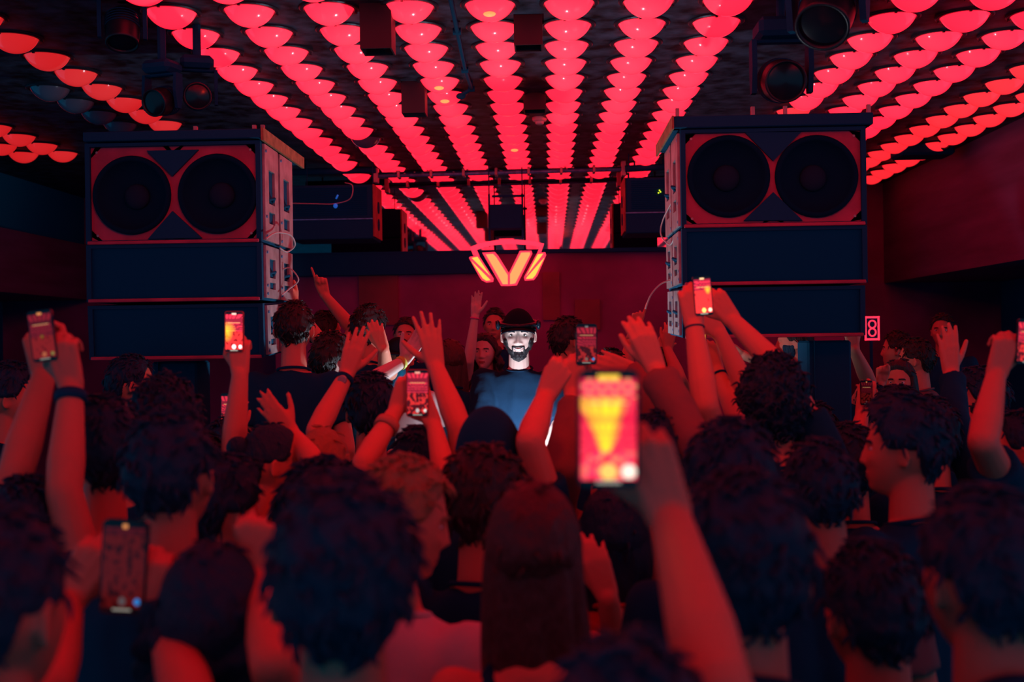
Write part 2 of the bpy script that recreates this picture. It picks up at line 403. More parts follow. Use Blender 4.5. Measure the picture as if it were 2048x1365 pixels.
pole(1612, 1700, Zz(670, 1550) - .03, 'square black pole carrying the right speaker stack')
# left stack
g = 'stack of three speaker cabinets on the left'
x0, x1 = X_(172), X_(523)
cabinet('upper left-hand speaker cabinet with two dark round woofers, half in shadow', x0, x1, Zz(486, 350), Zz(284, 350), SY, .62, 1,
        [(P(262, 390).x, P(262, 390).z, 80 * k), (P(434, 387).x, P(434, 387).z, 81 * k)],
        [[P(292, 301), P(396, 299), P(344, 352)], [P(344, 422), P(403, 476), P(295, 478)]], grp=g)
cabinet('black grilled speaker cabinet in the middle of the left stack', x0, x1, Zz(602, 350), Zz(488, 350), SY, .60, 1, grp=g)
cabinet('black speaker cabinet at the bottom of the left stack, tilted down', x0, x1, Zz(712, 350), Zz(604, 350), SY + .02, .52, 1, tilt=.05, grp=g)
e = empty('rigging_frame', (X_(350), SY, Zz(284, 350)), 'rigging board with orange-lit plywood edge on the left speaker stack', 'rigging frame')
zt, zb = Zz(262, 350), Zz(281, 350)
MB().box((X_(172), SY - .02, zb), (X_(527), SY + .8, zt), .004).build('board', BLK, e)
MB().box((X_(527), SY - .02, zb - .01), (X_(527) + .012, SY + .85, zt + .004)).build('plank_edge', WOOD, e)
mb = MB()
for px in (380, 500, 517): mb.box((X_(px) - .008, SY + .1, zt), (X_(px) + .008, SY + .12, zt + .04))
mb.build('lug', STEEL, e)
pole(300, 390, Zz(712, 350) - .03, 'square black pole carrying the left speaker stack')

def cable(pts, r, m, name, label, cat='cable'):
    "smooth hanging cable through pixel points (px, py, Z)"
    P_ = [W(*p) for p in pts]; out = []
    for i in range(len(P_) - 1):
        p0 = P_[max(i - 1, 0)]; p1 = P_[i]; p2 = P_[i + 1]; p3 = P_[min(i + 2, len(P_) - 1)]
        for s_ in range(8):
            t = s_ / 8; out.append(.5 * ((2 * p1) + (p2 - p0) * t + (2 * p0 - 5 * p1 + 4 * p2 - p3) * t * t + (3 * p1 - p0 - 3 * p2 + p3) * t ** 3))
    out.append(P_[-1])
    o = MB().tube(out, r, 8).build(name, m, smooth=True); return tag(o, label, cat)
CW = mat('cable_pale', (0.6, 0.5, 0.5), .5)
cable([(532, 478, 5.2), (552, 466, 5.4), (580, 470, 5.5), (590, 490, 5.6), (575, 504, 5.6), (560, 497, 5.5)], .004, CW, 'speaker_cable', 'thin pale cable looped beside the left stack above its white plug')
cable([(563, 540, 5.6), (580, 537, 5.6), (597, 560, 5.6), (580, 577, 5.6), (564, 590, 5.5)], .0035, CW, 'speaker_cable', 'thin pale cable bulging out from the lower left stack')
cable([(1345, 560, 5.6), (1322, 568, 5.6), (1302, 590, 5.6), (1291, 618, 5.6)], .004, CW, 'speaker_cable', 'thin white cable hanging free from the right stack')
cable([(1346, 400, 5.5), (1326, 440, 5.6), (1322, 470, 5.6), (1340, 490, 5.5), (1350, 470, 5.4)], .0035, CW, 'speaker_cable', 'thin dark cable looped against the right stack side', )
cable([(580, 407, 9.36), (630, 408, 9.36), (668, 408, 9.36), (700, 398, 9.32), (705, 372, 9.32), (690, 366, 9.36)], .004, CW, 'box_cable', 'thin cable across the left hanging box with blue plug')
bc = bpy.data.objects['box_cable']; MB().ell(W(671, 412, 9.34), (.018, .012, .02)).tube([W(672, 398, 9.34), W(676, 390, 9.34)], .007).build('blue_plug', mat('plug_blue', (.02, .12, .6), .4, emit=(.02, .2, 1), es=.35), bc, smooth=True)

# ------------------------------------------------------------------ hanging side boxes and front bar
BX = mat('side_box_cheek', (0.42, 0.09, 0.07), .6, var=.3, vscale=10)
def sidebox(px0, px1, py0, py1, Y, dep, inner, label):
    a = WY(px0, py0, Y); c = WY(px1, py1, Y)
    e = empty('hanging_speaker', ((a.x + c.x) / 2, Y + dep / 2, c.z), label, 'loudspeaker')
    zm = a.z + (c.z - a.z) * .62
    MB().box((a.x, Y, zm), (c.x, Y + dep, a.z), .006).box((a.x, Y - .03, c.z), (c.x, Y + dep, zm - .01), .006).build('cabinet_body', BLK, e)
    mb = MB(); 
    for i in range(14):
        z = zm + .03 + (a.z - zm - .06) * i / 13; mb.box((a.x + .05, Y - .008, z), (c.x - .05, Y, z + .006))
    mb.build('grille', GRILLE, e)
    MB().box((a.x, Y - .036, zm - .012), (c.x, Y - .002, zm - .002)).build('edge_strip', CHROME, e)
    xs = c.x if inner > 0 else a.x - .012
    p = MB().box((xs, Y - .01, c.z + .02), (xs + .012, Y + dep, a.z)).build('side_panel', BX, e)
    for f_ in (.3, .62): MB().lathe((xs + (.012 if inner > 0 else 0), Y + dep * .5, c.z + (a.z - c.z) * f_), [(.05, 0), (.05, .006), (.02, .006), (.001, .002)], axis=Vector((inner, 0, 0)), n=24).build('port', BLK, p)
    mb = MB()
    for x in (a.x + .06, c.x - .06): mb.tube([(x, Y + dep - .03, a.z), (x, Y + dep - .03, CEIL)], .004, 8)
    mb.tube([(a.x + .06, Y + dep - .03, a.z + .004), (c.x - .06, Y + dep - .03, a.z + .004)], .006, 8).build('hanger', BLK, e)
    return e, a, c
sidebox(580, 747, 372, 478, 9.4, .42, 1, 'black hanging speaker box with red side cheek, left of the bar')
attach(bpy.data.objects['box_cable'], bpy.data.objects['hanging_speaker'])
for k in ('label', 'category'): del bpy.data.objects['box_cable'][k]
e, a, c = sidebox(1250, 1356, 356, 466, 9.4, .42, -1, 'black hanging speaker box with yellow indicator lights, right of the bar')
LED = mat('led_yellow', (.6, .6, .1), .4, emit=(.75, 1, .03), es=1.2)
for px, py in ((1319, 381), (1317, 386), (1321, 384)):
    p = WY(px, py, 9.385); o = MB().ell(p, (.006, .004, .006), nu=8, nv=6).build('indicator_light', LED, e)
e = empty('front_bar', WY(1000, 348, 10.13), 'horizontal steel lighting bar strung between the hanging boxes, tinted as if lit blue', 'lighting bar')
a = WY(752, 353, 10.13); c = WY(1247, 339, 10.13); a2 = WY(752, 345, 10.13); c2 = WY(1247, 333, 10.13)
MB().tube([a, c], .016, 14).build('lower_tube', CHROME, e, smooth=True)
MB().tube([a2 + EN * .03 - EZ * .012, c2 + EN * .03 - EZ * .012], .016, 14).build('upper_tube', BLK, e, smooth=True)
for q, s_ in ((a, -1), (c, 1)):
    MB().box((q.x - .02, q.y - .03, q.z - .06), (q.x + .02, q.y + .06, q.z + .075), .005).build('end_clamp', STEEL, e)
    MB().tube([q + EN * .05, Vector((q.x, q.y + .05, CEIL))], .007, 8).build('drop_rod', BLK, e)
random.seed(11)
for i in range(30):
    t = random.random(); p = a.lerp(c, t) + Vector((0, random.uniform(-.01, .03), random.uniform(.012, .04))); s_ = random.uniform(.005, .013)
    MB().prism([(-s_ * 1.6, -s_ * .5), (s_ * .9, -s_ * .8), (s_ * 1.5, s_ * .5), (-s_, s_ * .9)], p, EX, EZ, EN, .003).build('tape_scrap', STEEL, e)
for i in range(7):
    p = a.lerp(c, (i + .7) / 7.6); MB().box(p - Vector((.012, .02, .02)), p + Vector((.012, .1, .045)), .003).build('clip', STEEL, e)
# dark tubes left and right beyond the bar
for pa, pb, lab in (((575, 345), (752, 340), 'dark pipe running behind the left hanging box under the ceiling'), ((1250, 338), (1345, 333), 'dark pipe running behind the right hanging box under the ceiling')):
    q0 = WY(*pa, 10.1); q1 = WY(*pb, 10.1)
    mb = MB().tube([q0, q1], .03, 14)
    for q in (q0.lerp(q1, .2), q0.lerp(q1, .8)): mb.tube([q, Vector((q.x, q.y, CEIL))], .008, 8)
    tag(mb.build('ceiling_pipe', BLK, smooth=True), lab, 'pipe')

# ------------------------------------------------------------------ the V sign
YS = 9.9
def LP(x, y): p = WY(900 + x / 8.53, 440 + y / 8.53, YS); return (p.x, p.z)
sg = empty('neon_sign', WY(1012, 525, YS), 'glowing V logo sign with arched red tube and amber wings', 'sign')
arch = [(395, 605), (340, 465), (470, 412), (620, 372), (790, 346), (970, 335), (1150, 338), (1330, 352), (1480, 376), (1605, 405), (1550, 560), (1485, 575), (1530, 458), (1400, 432), (1230, 415), (1060, 407), (900, 412), (740, 428), (590, 460), (465, 510), (500, 610)]
def strip(outer, inner, n): pass
# the arch as quads between its outer and inner edge
O_ = [(395, 605), (340, 465), (470, 412), (620, 372), (790, 346), (970, 335), (1150, 338), (1330, 352), (1480, 376), (1605, 405), (1550, 560)]
I_ = [(500, 610), (455, 510), (590, 460), (700, 436), (830, 419), (970, 410), (1110, 410), (1270, 420), (1400, 434), (1530, 458), (1485, 575)]
mb = MB()
for i in range(len(O_) - 1): mb.prism([LP(*O_[i]), LP(*O_[i + 1]), LP(*I_[i + 1]), LP(*I_[i])], (0, YS, 0), EX, EZ, EN, .03)
mb.build('arch_tube', EMR, sg)
def piece(name, outer, faces_, m):
    o = MB().prism([LP(*p) for p in outer], (0, YS, 0), EX, EZ, EN, .03).build(name, EMR, sg)
    for f_ in faces_: MB().prism([LP(*p) for p in f_], (0, YS - .006, 0), EX, EZ, EN, .006).build('lit_face', m, o)
    return o
piece('letter_v_left_stroke', [(550, 560), (765, 548), (820, 610), (1003, 905), (1003, 1125), (870, 1125)], [[(612, 590), (735, 582), (790, 640), (985, 945), (985, 1098), (900, 1098)]], EMO)
piece('letter_v_right_stroke', [(1190, 530), (1390, 525), (1402, 575), (1138, 1115), (1007, 1125), (1007, 905)], [[(1215, 560), (1362, 555), (1368, 585), (1112, 1085), (1025, 1098), (1025, 930)]], EMO)
piece('left_wing', [(325, 650), (340, 630), (490, 606), (742, 1000), (735, 1055), (620, 1068), (540, 1030), (500, 970)], [[(370, 650), (470, 632), (690, 960)], [(362, 700), (672, 1010), (690, 1030), (620, 1040), (560, 1000)]], EMY)
piece('right_wing', [(1485, 570), (1500, 558), (1625, 552), (1640, 600), (1490, 950), (1430, 1025), (1275, 1035), (1262, 980)], [[(1500, 590), (1590, 578), (1300, 960)], [(1612, 640), (1460, 940), (1410, 1000), (1300, 1008), (1310, 985)]], EMY)
q = WY(1012, 432, YS + .1)
MB().box((WY(978, 430, YS).x, YS + .06, WY(1, 472, YS).z), (WY(1044, 430, YS).x, YS + .3, WY(1, 425, YS).z), .01).build('driver_box', BLK, sg)
za, zb = WY(1012, 385, YS).z, WY(1012, 480, YS).z
mb = MB()
for px in (977, 1044):
    x = WY(px, 400, YS).x; mb.tube([(x, YS + .1, zb - .05), (x, YS + .1, CEIL)], .006, 8); mb.box((x - .009, YS + .09, zb), (x + .009, YS + .11, za))
mb.box((WY(977, 0, YS).x, YS + .09, za - .01), (WY(1044, 0, YS).x, YS + .11, za - .03))
mb.build('hanging_frame', BLK, sg)
# lit number box at the right
p = WY(1744, 657, 8.6); e = empty('lit_sign_box', p, 'small red lit box with figure 8 at the edge of the right stack', 'sign')
w_, h_ = .055, .09
MB().box((p.x - w_, p.y, p.z - h_), (p.x + w_, p.y + .05, p.z + h_), .015).build('box', BLK, e)
mb = MB()
for a, c in (((-w_, h_ - .015), (w_, h_)), ((-w_, -h_), (w_, -h_ + .015)), ((-w_, -h_), (-w_ + .013, h_)), ((w_ - .013, -h_), (w_, h_))): mb.box((p.x + a[0], p.y - .006, p.z + a[1]), (p.x + c[0], p.y, p.z + c[1]))
mb.build('lit_rim', EMR, e)
mb = MB()
for s_ in (1, -1): mb.tube([(p.x + .026 * math.cos(t), p.y - .008, p.z + s_ * .03 + .028 * math.sin(t)) for t in [i * math.pi / 8 for i in range(17)]], .006, 6)
mb.build('figure', EMR, e)
MB().tube([(p.x, p.y + .03, p.z - h_), (p.x, p.y + .03, STG)], .012, 10).tube([(p.x, p.y + .03, STG + .01), (p.x, p.y + .03, STG)], .12, 20).build('stand', BLK, e)
# ------------------------------------------------------------------ ceiling fittings
def spotbox(pxl, pxr, pyb, Y, label):
    a = WY(pxl, pyb, Y); c = WY(pxr, pyb, Y); w = c.x - a.x
    e = empty('downlight', ((a.x + c.x) / 2, Y + w / 2, CEIL), label, 'ceiling spotlight')
    t = .008
    MB().box((a.x, Y, a.z), (a.x + t, Y + w, CEIL)).box((c.x - t, Y, a.z), (c.x, Y + w, CEIL)).box((a.x + t, Y, a.z), (c.x - t, Y + t, CEIL)).box((a.x + t, Y + w - t, a.z), (c.x - t, Y + w, CEIL)).build('housing', mat('housing_maroon', (0.03, .012, .025), .5), e)
    MB().lathe((a.x + w / 2, Y + w / 2, a.z + .03), [(w * .46, 0), (w * .4, .02), (.001, .03)], n=24).build('lens', BLKG, e)
spotbox(720, 783, 97, 5.3, 'square black ceiling spotlight, top left of the four')
spotbox(1028, 1085, 90, 5.55, 'square black ceiling spotlight near the frame top, beside the middle dome row')
spotbox(803, 850, 226, 6.9, 'square black ceiling spotlight, lower left of the four')
spotbox(1047, 1092, 219, 7.3, 'square black ceiling spotlight above the smoke detector')
p = WZ(1079, 235, CEIL)
e = empty('smoke_detector', p, 'round white smoke detector on the ceiling between dome rows', 'smoke detector')
PW = mat('white_plastic', (.75, .7, .72), .4)
MB().lathe(p, [(.052, 0), (.052, -.018), (.045, -.028), (.03, -.03)], n=28).build('base', PW, e, smooth=True)
MB().lathe(p, [(.03, -.03), (.03, -.045), (.02, -.052), (.001, -.053)], n=28).build('sensor_head', PW, e, smooth=True)
za = CEIL - .05
a = WZ(893, -40, za); b = WZ(930, 140, za); c = WZ(943, 178, za)
e = empty('sprinkler_pipe', a, 'thin dark pipe under the ceiling between the domes, top centre', 'pipe')
MB().tube([a, b, c], .011, 10).build('pipe', BLK, e, smooth=True)
mb = MB(); 
for q in (a.lerp(b, .5), b, c): mb.tube([q + Vector((0, 0, -.01)), Vector((q.x, q.y, CEIL))], .008, 8).tube([q - Vector((.02, 0, 0)), q + Vector((.02, 0, 0))], .018, 10)
mb.build('bracket', BLK, e)
MB().tube([c, c + Vector((-.06, .05, -.02))], .012).ell(c + Vector((-.07, .06, -.03)), (.03, .02, .02)).build('nozzle', BLK, e)

def moving_head(px, py, Y, w, lab, tilt=.5, pan=0.0, drop=None):
    "head hanging from the ceiling; w = overall yoke width in metres"
    p = WY(px, py, Y); e = empty('moving_head_light', (p.x, p.y, CEIL), lab, 'stage light')
    R = Matrix.Rotation(pan, 3, 'Z'); zt = p.z + w * .75
    def T(v): return R @ Vector(v) + Vector((p.x, p.y, 0))
    M = Matrix.Translation((p.x, p.y, 0)) @ Matrix.Rotation(pan, 4, 'Z')
    MB().tube([(p.x, p.y, CEIL), (p.x, p.y, zt + w * .3)], .02).build('clamp', BLK, e)
    MB().box((-w * .45, -w * .38, zt + w * .02), (w * .45, w * .38, zt + w * .36), .02, M).build('base', BLK, e)
    y_ = MB().box((-w * .5, -w * .12, zt - w * .05), (w * .5, w * .12, zt + w * .02), .01, M)
    for s_ in (-1, 1):
        y_.prism([(-.14 * w, zt), (.14 * w, zt), (.17 * w, zt - w * .5), (.08 * w, zt - w * .95), (-.08 * w, zt - w * .95), (-.17 * w, zt - w * .5)], T((s_ * w * .5 - w * .045, 0, 0)), R @ Vector((0, 1, 0)), EZ, R @ Vector((1, 0, 0)), w * .09)
    y_.build('yoke', BLK, e)
    ax = R @ Vector((0, -math.sin(tilt + math.pi / 2 - math.pi / 2 + .0) if False else -math.cos(tilt), -math.sin(tilt)))
    c0 = Vector((p.x, p.y, zt - w * .72))
    hd = MB().lathe(c0, [(.001, -w * .5), (w * .22, -w * .48), (w * .33, -w * .36), (w * .38, -w * .1), (w * .38, w * .1), (w * .36, w * .34), (w * .37, w * .42), (w * .33, w * .42), (w * .32, w * .36)], axis=ax, n=36)
    h = hd.build('head', mat('light_head_shell', (0.01, .02, .035), .4), e, smooth=True)
    MB().lathe(c0, [(w * .325, w * .37), (w * .2, w * .40), (.001, w * .41)], axis=ax, n=36).build('lens', BLKG, h, smooth=True)
    mb = MB()
    for i in range(5): mb.lathe(c0, [(w * .385, w * (-.3 + i * .07)), (w * .40, w * (-.3 + i * .07)), (w * .40, w * (-.28 + i * .07)), (w * .385, w * (-.28 + i * .07))], axis=ax, n=36)
    mb.build('cooling_fin', BLK, h)
moving_head(1563, 165, 5.35, .26, 'black moving head light hanging right above the right speaker stack', 0.25, 0.0)
moving_head(1655, 25, 4.75, .30, 'large black moving head light at the top edge, pointing aside', 0.8, -.5)
moving_head(395, 195, 5.6, .18, 'small dark moving head light above the left speaker stack', 0.2, .3)
moving_head(325, 205, 5.5, .18, 'dark moving head light beside the orange domes, above the left stack', 0.3, -.3)
moving_head(245, 60, 5.2, .2, 'almost invisible dark moving head light in the upper left corner', 1.2, .3)
p = WY(1850, 285, 9.5); e = empty('projector', (p.x, p.y, p.z), 'dark projector hung under the ceiling before the right bulkhead', 'projector')
MB().box((p.x - .2, p.y, p.z - .1), (p.x + .25, p.y + .3, p.z + .05), .02).build('body', BLK, e)
MB().tube([(p.x, p.y + .1, p.z + .05), (p.x, p.y + .1, CEIL)], .02).build('mount', BLK, e)
MB().lathe((p.x + .15, p.y - .0, p.z - .02), [(.05, 0), (.05, .04), (.04, .04), (.001, .01)], axis=Vector((0, -1, 0)), n=24).build('lens', BLKG, e)
# lit green digits, far left
p = WY(157, 27, 6.0)
GRN = mat('digit_green', (0, .3, .1), .5, emit=(0.0, .42, .12), es=.8)
e = empty('led_display', p, 'tiny green lit 101 display high in the dark upper left', 'display')
MB().box((p.x - .05, p.y, p.z - .03), (p.x + .07, p.y + .02, p.z + .03)).tube([(p.x, p.y + .012, p.z), (p.x, p.y + .012, CEIL)], .006).build('case', BLK, e)
def seg(x, ch):
    t, w, h = .0035, .011, .02; mb = MB(); b = lambda x0, z0, x1, z1: mb.box((p.x + x + x0, p.y - .004, p.z + z0), (p.x + x + x1, p.y, p.z + z1))
    if ch == '1': b(w / 2 - t / 2, -h / 2, w / 2 + t / 2, h / 2); b(0, -h / 2, w, -h / 2 + t); b(0, h / 2 - t, w / 2, h / 2)
    else: b(0, -h / 2, t, h / 2); b(w - t, -h / 2, w, h / 2); b(0, -h / 2, w, -h / 2 + t); b(0, h / 2 - t, w, h / 2)
    return mb.build('digit', GRN, e)
seg(-.023, '1'); seg(-.007, '0'); seg(.009, '1')
MB().box((p.x + .045, p.y - .004, p.z - .008), (p.x + .049, p.y, p.z + .004)).build('pointer', GRN, e)
# ------------------------------------------------------------------ performer's booth
bz = 1.36
e = empty('dj_booth', (W(1040, 900, 5.6).x, 5.5, STG), 'dark performance booth with red rail in front of the smiling man', 'booth')
bx = W(1040, 900, 5.6).x
MB().box((bx - .60, 5.32, STG), (bx + .60, 5.36, bz), .005).box((bx - .60, 5.36, bz - .3), (bx + .60, 5.9, bz - .26), .004).box((bx - .60, 5.36, STG), (bx - .56, 5.9, bz), .004).box((bx + .56, 5.36, STG), (bx + .60, 5.9, bz), .004).build('counter', BLK, e)
MB().box((bx - .62, 5.29, bz), (bx + .62, 5.40, bz + .035), .01).build('rail', mat('booth_rail_red', (.35, .05, .08), .5), e)
for i, (dx, lab, w) in enumerate(((-.37, 'left deck player on the booth counter', .32), (0, 'mixer in the middle of the booth counter', .32), (.37, 'right deck player on the booth counter', .32))):
    t_ = empty('mixer' if i == 1 else 'deck_player', (bx + dx, 5.63, bz - .26), lab, 'mixer' if i == 1 else 'player')
    MB().box((bx + dx - w / 2, 5.45, bz - .26), (bx + dx + w / 2, 5.84, bz - .16), .01).build('case', BLK, t_)
    if i == 1:
        mb = MB()
        for a in range(4):
            for b_ in range(5): mb.tube([(bx - .11 + a * .07, 5.52 + b_ * .06, bz - .16), (bx - .11 + a * .07, 5.52 + b_ * .06, bz - .145)], .01, 10)
        mb.build('knob', PW, t_)
    else:
        MB().lathe((bx + dx, 5.6, bz - .16), [(.1, 0), (.1, .012), (.09, .016), (.001, .016)], n=32).build('jog_wheel', STEEL, t_)
        MB().box((bx + dx - .1, 5.72, bz - .158), (bx + dx + .1, 5.81, bz - .15)).build('screen', mat('deck_screen', (.1, .2, .3), .3, emit=(.4, .7, 1), es=1.5), t_)
q = empty('gooseneck_lamp', Vector((LB.x, 5.5, bz - .24)), 'small cool white work lamp on the booth counter', 'lamp')
MB().tube([(LB.x, 5.42, bz - .26), (LB.x, 5.42, LB.z - .05), LB + Vector((0, -.1, -.03)), LB + Vector((0, -.03, -.03))], .006, 8).build('neck', BLK, q, smooth=True)
MB().lathe(LB + Vector((0, -.0, -.035)), [(.05, 0), (.05, .012), (.04, .014)], n=20).build('lamp_head', BLK, q)

e = empty('added_fill_light', (0.2, 2.3, CEIL), 'unseen red fill light added on the ceiling above the crowd', 'stage light')  # unseen fixture and spot, added to brighten the middle of the crowd
MB().tube([(0.2, 2.3, CEIL), (0.2, 2.3, CEIL - .12)], .02).build('clamp', BLK, e)  # clamp of the added fill light, unseen as well
MB().lathe((0.2, 2.3, CEIL - .22), [(.001, -.1), (.07, -.1), (.09, -.02), (.09, .08), (.08, .085)], axis=Vector((0, .6, -1)), n=24).build('added_fill_body', BLK, e)
lo = Vector((0.2, 2.36, CEIL - .32))
lamp('added_red_fill', 'SPOT', lo, 34, (1.0, 0.03, 0.004), 0.08, (W(1000, 790, 5.0) - lo).to_track_quat('-Z', 'Y').to_euler(), (math.radians(105), .8))
# ------------------------------------------------------------------ people: surface tools
def remesh(mb, vox, it=2, fac=.5):
    me = bpy.data.meshes.new('tmp'); me.from_pydata(mb.v, [], mb.f)
    o = bpy.data.objects.new('tmp', me); COL.objects.link(o)
    r = o.modifiers.new('r', 'REMESH'); r.mode = 'VOXEL'; r.voxel_size = vox; r.adaptivity = 0
    s = o.modifiers.new('s', 'SMOOTH'); s.factor = fac; s.iterations = it
    dg = bpy.context.evaluated_depsgraph_get()
    out = bpy.data.meshes.new_from_object(o.evaluated_get(dg)); 
    bpy.data.objects.remove(o); bpy.data.meshes.remove(me)
    out.shade_smooth(); out.materials.clear()
    return out
def sm(a, b, x): t = np.clip((x - a) / (b - a + 1e-9), 0, 1); return t * t * (3 - 2 * t)
def head_grid(nu=96, nv=72, fem=False, smile=0.0):
    "head in its own frame: face towards +Y, crown up, centre between the ears"
    th = np.linspace(0, np.pi, nv + 1)[:, None]; ph = (2 * np.pi * np.arange(nu) / nu)[None, :]
    sx = np.sin(th) * np.cos(ph); sy = np.sin(th) * np.sin(ph); sz = np.cos(th) * np.ones_like(ph)
    t = np.clip(-sz, 0, 1); fr = np.clip(sy, 0, 1); bk = np.clip(-sy, 0, 1)
    x = .076 * sx * (1 - (.34 if fem else .27) * t ** 1.4); 
    y = np.where(sy > 0, .092 * np.abs(sy) ** .85, -.100 * np.abs(sy))
    y = np.where(sy > 0, y * (1 + .55 * t ** 2.2), y * (1 - .5 * t))
    z = .118 * sz; z = np.where(sz < 0, z * (1 - .22 * sm(.35, -.4, sy)), z)
    w = sm(.1, .5, sy)
    G = lambda cx, cz, ax, az: np.exp(-((np.abs(x) - cx) / ax) ** 2 - ((z - cz) / az) ** 2)
    x0_ = x.copy()
    nz = np.interp(z, [-.040, -.034, -.028, -.018, .02, .03], [0, .012, .024, .021, .005, 0])
    nw = np.interp(z, [-.03, .02], [.0135, .0075])
    y = y + w * nz * np.exp(-(x / nw) ** 2)
    y = y + w * .006 * G(.017, -.030, .006, .006) 
    y = y + w * (.007 * G(.022, .030, .020, .007) - .013 * G(.031, .010, .014, .011) + .005 * G(.031, .008, .009, .008))
    y = y + w * (.006 * G(.043, -.018 + .006 * smile, .016, .014))
    lw = .020 + .006 * smile; lz = z - smile * .010 * (np.abs(x) / .025) ** 2
    L = lambda cz, az: np.exp(-(x / lw) ** 4 - ((lz - cz) / az) ** 2)
    y = y + w * (.006 * L(-.0555, .005) + .007 * L(-.067, .005) - .004 * L(-.061, .002) - .003 * L(-.076, .004))
    y = y + w * (.009 * G(0, -.096, .018, .013))
    V = np.stack([x, y, z], -1).reshape(-1, 3)
    fs = [(j * nu + k, (j + 1) * nu + k, (j + 1) * nu + (k + 1) % nu, j * nu + (k + 1) % nu) for j in range(nv) for k in range(nu)]
    S_ = np.stack([sx, sy, sz], -1).reshape(-1, 3)
    return V, fs, S_, nu, nv
def hair_line(az, style):
    if style == 'full': return np.interp(az, [0, 35, 55, 75, 95, 115, 150, 180], [.080, .074, .050, .010, -.010, -.055, -.095, -.10])
    return np.interp(az, [0, 35, 55, 75, 95, 112, 125, 150, 180], [.078, .072, .055, .012, .002, .010, -.035, -.070, -.075])
def hair_shell(M, style, color, parent, seed=0, fem=False):
    V, fs, S_, nu, nv = head_grid(112, 84, fem)
    az = np.degrees(np.abs(np.arctan2(S_[:, 0], S_[:, 1])))
    base, amp, frq = {'short': (.010, .005, 60), 'medium': (.018, .009, 40), 'curly': (.028, .013, 58), 'long': (.016, .004, 40), 'quiff': (.016, .009, 34), 'buzz': (.004, .0015, 90), 'bun': (.010, .003, 40), 'beard': (.012, .005, 70), 'stubble': (.003, .001, 90), 'brow': (.003, .001, 90)}[style]
    z = V[:, 2]
    if style in ('beard', 'stubble'):
        ax = np.abs(V[:, 0]); yy = V[:, 1]
        low = sm(-.068, -.078, z - .95 * np.maximum(0, ax - .024)) * sm(-.012, .006, yy) * sm(.012, .0, z)
        side = sm(.046, .054, ax) * sm(.004, -.02, z) * sm(-.012, .004, yy) * sm(.075, .06, yy)
        mous = np.exp(-(((z + .0455 - .05 * ax * 0) / .0055) ** 4)) * sm(.034, .029, ax) * sm(.04, .05, yy)
        gap = np.exp(-((ax - .029) / .0045) ** 4) * sm(-.042, -.047, z) * sm(-.085, -.078, z) * sm(.03, .04, yy)
        soul = np.exp(-(ax / .007) ** 4) * sm(-.070, -.074, z)
        m_ = np.maximum.reduce([low, side, mous, gap, soul]); nrm = V / np.linalg.norm(V, axis=1)[:, None]; line = None
        tk = np.where(z < -.09, 1.0, .45)
    elif style == 'brow':
        ax = np.abs(V[:, 0]); m_ = np.exp(-((z - .030 + 6 * (ax - .03) ** 2 * 3) / .0045) ** 4) * sm(.012, .016, ax) * sm(.052, .045, ax) * sm(.03, .05, V[:, 1]); nrm = np.tile([0, 1., 0], (len(V), 1)); tk = 1
    else:
        line = hair_line(az, 'full' if style in ('long', 'curly') else 'short'); m_ = sm(0, .014, z - line)
        nrm = S_ / np.linalg.norm(S_ * [1, 1, 1], axis=1)[:, None]
        tk = 1 + (.9 if style in ('quiff', 'medium', 'curly') else .3) * np.clip(S_[:, 2], 0, 1) + (1.5 * sm(.3, .9, S_[:, 1]) * sm(.3, .7, S_[:, 2]) if style == 'quiff' else 0)
    off = np.empty(len(V)); rs = seed * 7.3
    for i, p in enumerate(V):
        if m_[i] < .005: off[i] = -.004; continue
        q = Vector((p[0] * frq + rs, p[1] * frq * .7, p[2] * frq * .6)); n_ = noise.noise(q) + .5 * noise.noise(q * 2.3)
        if style in ('curly',): n_ = abs(n_) * 2 - .5 + .7 * noise.noise(q * 1.7)
        off[i] = -.004 + m_[i] * (.004 + base * (tk[i] if not np.isscalar(tk) else tk) + amp * n_)
    P_ = V + nrm * off[:, None]
    keep = m_ > .004
    fs = [f for f in fs if any(keep[i] for i in f)]
    used = sorted({i for f in fs for i in f}); mp = {u: i for i, u in enumerate(used)}
    allv = [M @ Vector(P_[i]) for i in used]; allf = [tuple(mp[i] for i in f) for f in fs]
    if style not in ('beard', 'stubble', 'brow', 'buzz'):
        rnd = random.Random(seed * 31 + 7); lk = MB(); cand = [i for i in range(len(V)) if m_[i] > .6]
        cl_ = {'curly': 260, 'medium': 200, 'quiff': 200, 'short': 170, 'long': 26, 'bun': 20}.get(style, 100)
        for _ in range(cl_):
            i = rnd.choice(cand); p = Vector(P_[i]); nn = Vector(S_[i]).normalized(); dn = Vector((0, .25 if style == 'quiff' and S_[i][1] > 0 else -.35, -1)) + Vector((rnd.uniform(-.9, .9), rnd.uniform(-.9, .9), 0))
            dn = (dn - nn * dn.dot(nn)).normalized(); L_ = rnd.uniform(.018, .040); r_ = rnd.uniform(.0022, .0045)
            if style == 'curly':
                sd = nn.cross(dn); pts = [p - nn * .006 + (dn * math.cos(a) + sd * math.sin(a)) * .010 + nn * a * .0045 for a in [k * 1.1 for k in range(6)]]; rr = [r_, r_, r_, r_, r_ * .8, r_ * .3]
            else: pts = [p - nn * .004, p + dn * L_ * .35 + nn * .0035, p + dn * L_ * .7 + nn * .0045, p + dn * L_ + nn * rnd.uniform(.001, .009)]; rr = [r_, r_ * 1.2, r_ * .9, r_ * .25]
            lk.tube(pts, rr, 5)
        n0 = len(allv); allv += [M @ Vector(v) for v in lk.v]; allf += [tuple(k + n0 for k in f) for f in lk.f]
    me = bpy.data.meshes.new('hair'); me.from_pydata(allv, [], allf)
    me.shade_smooth(); me.materials.append(HAIRM[color])
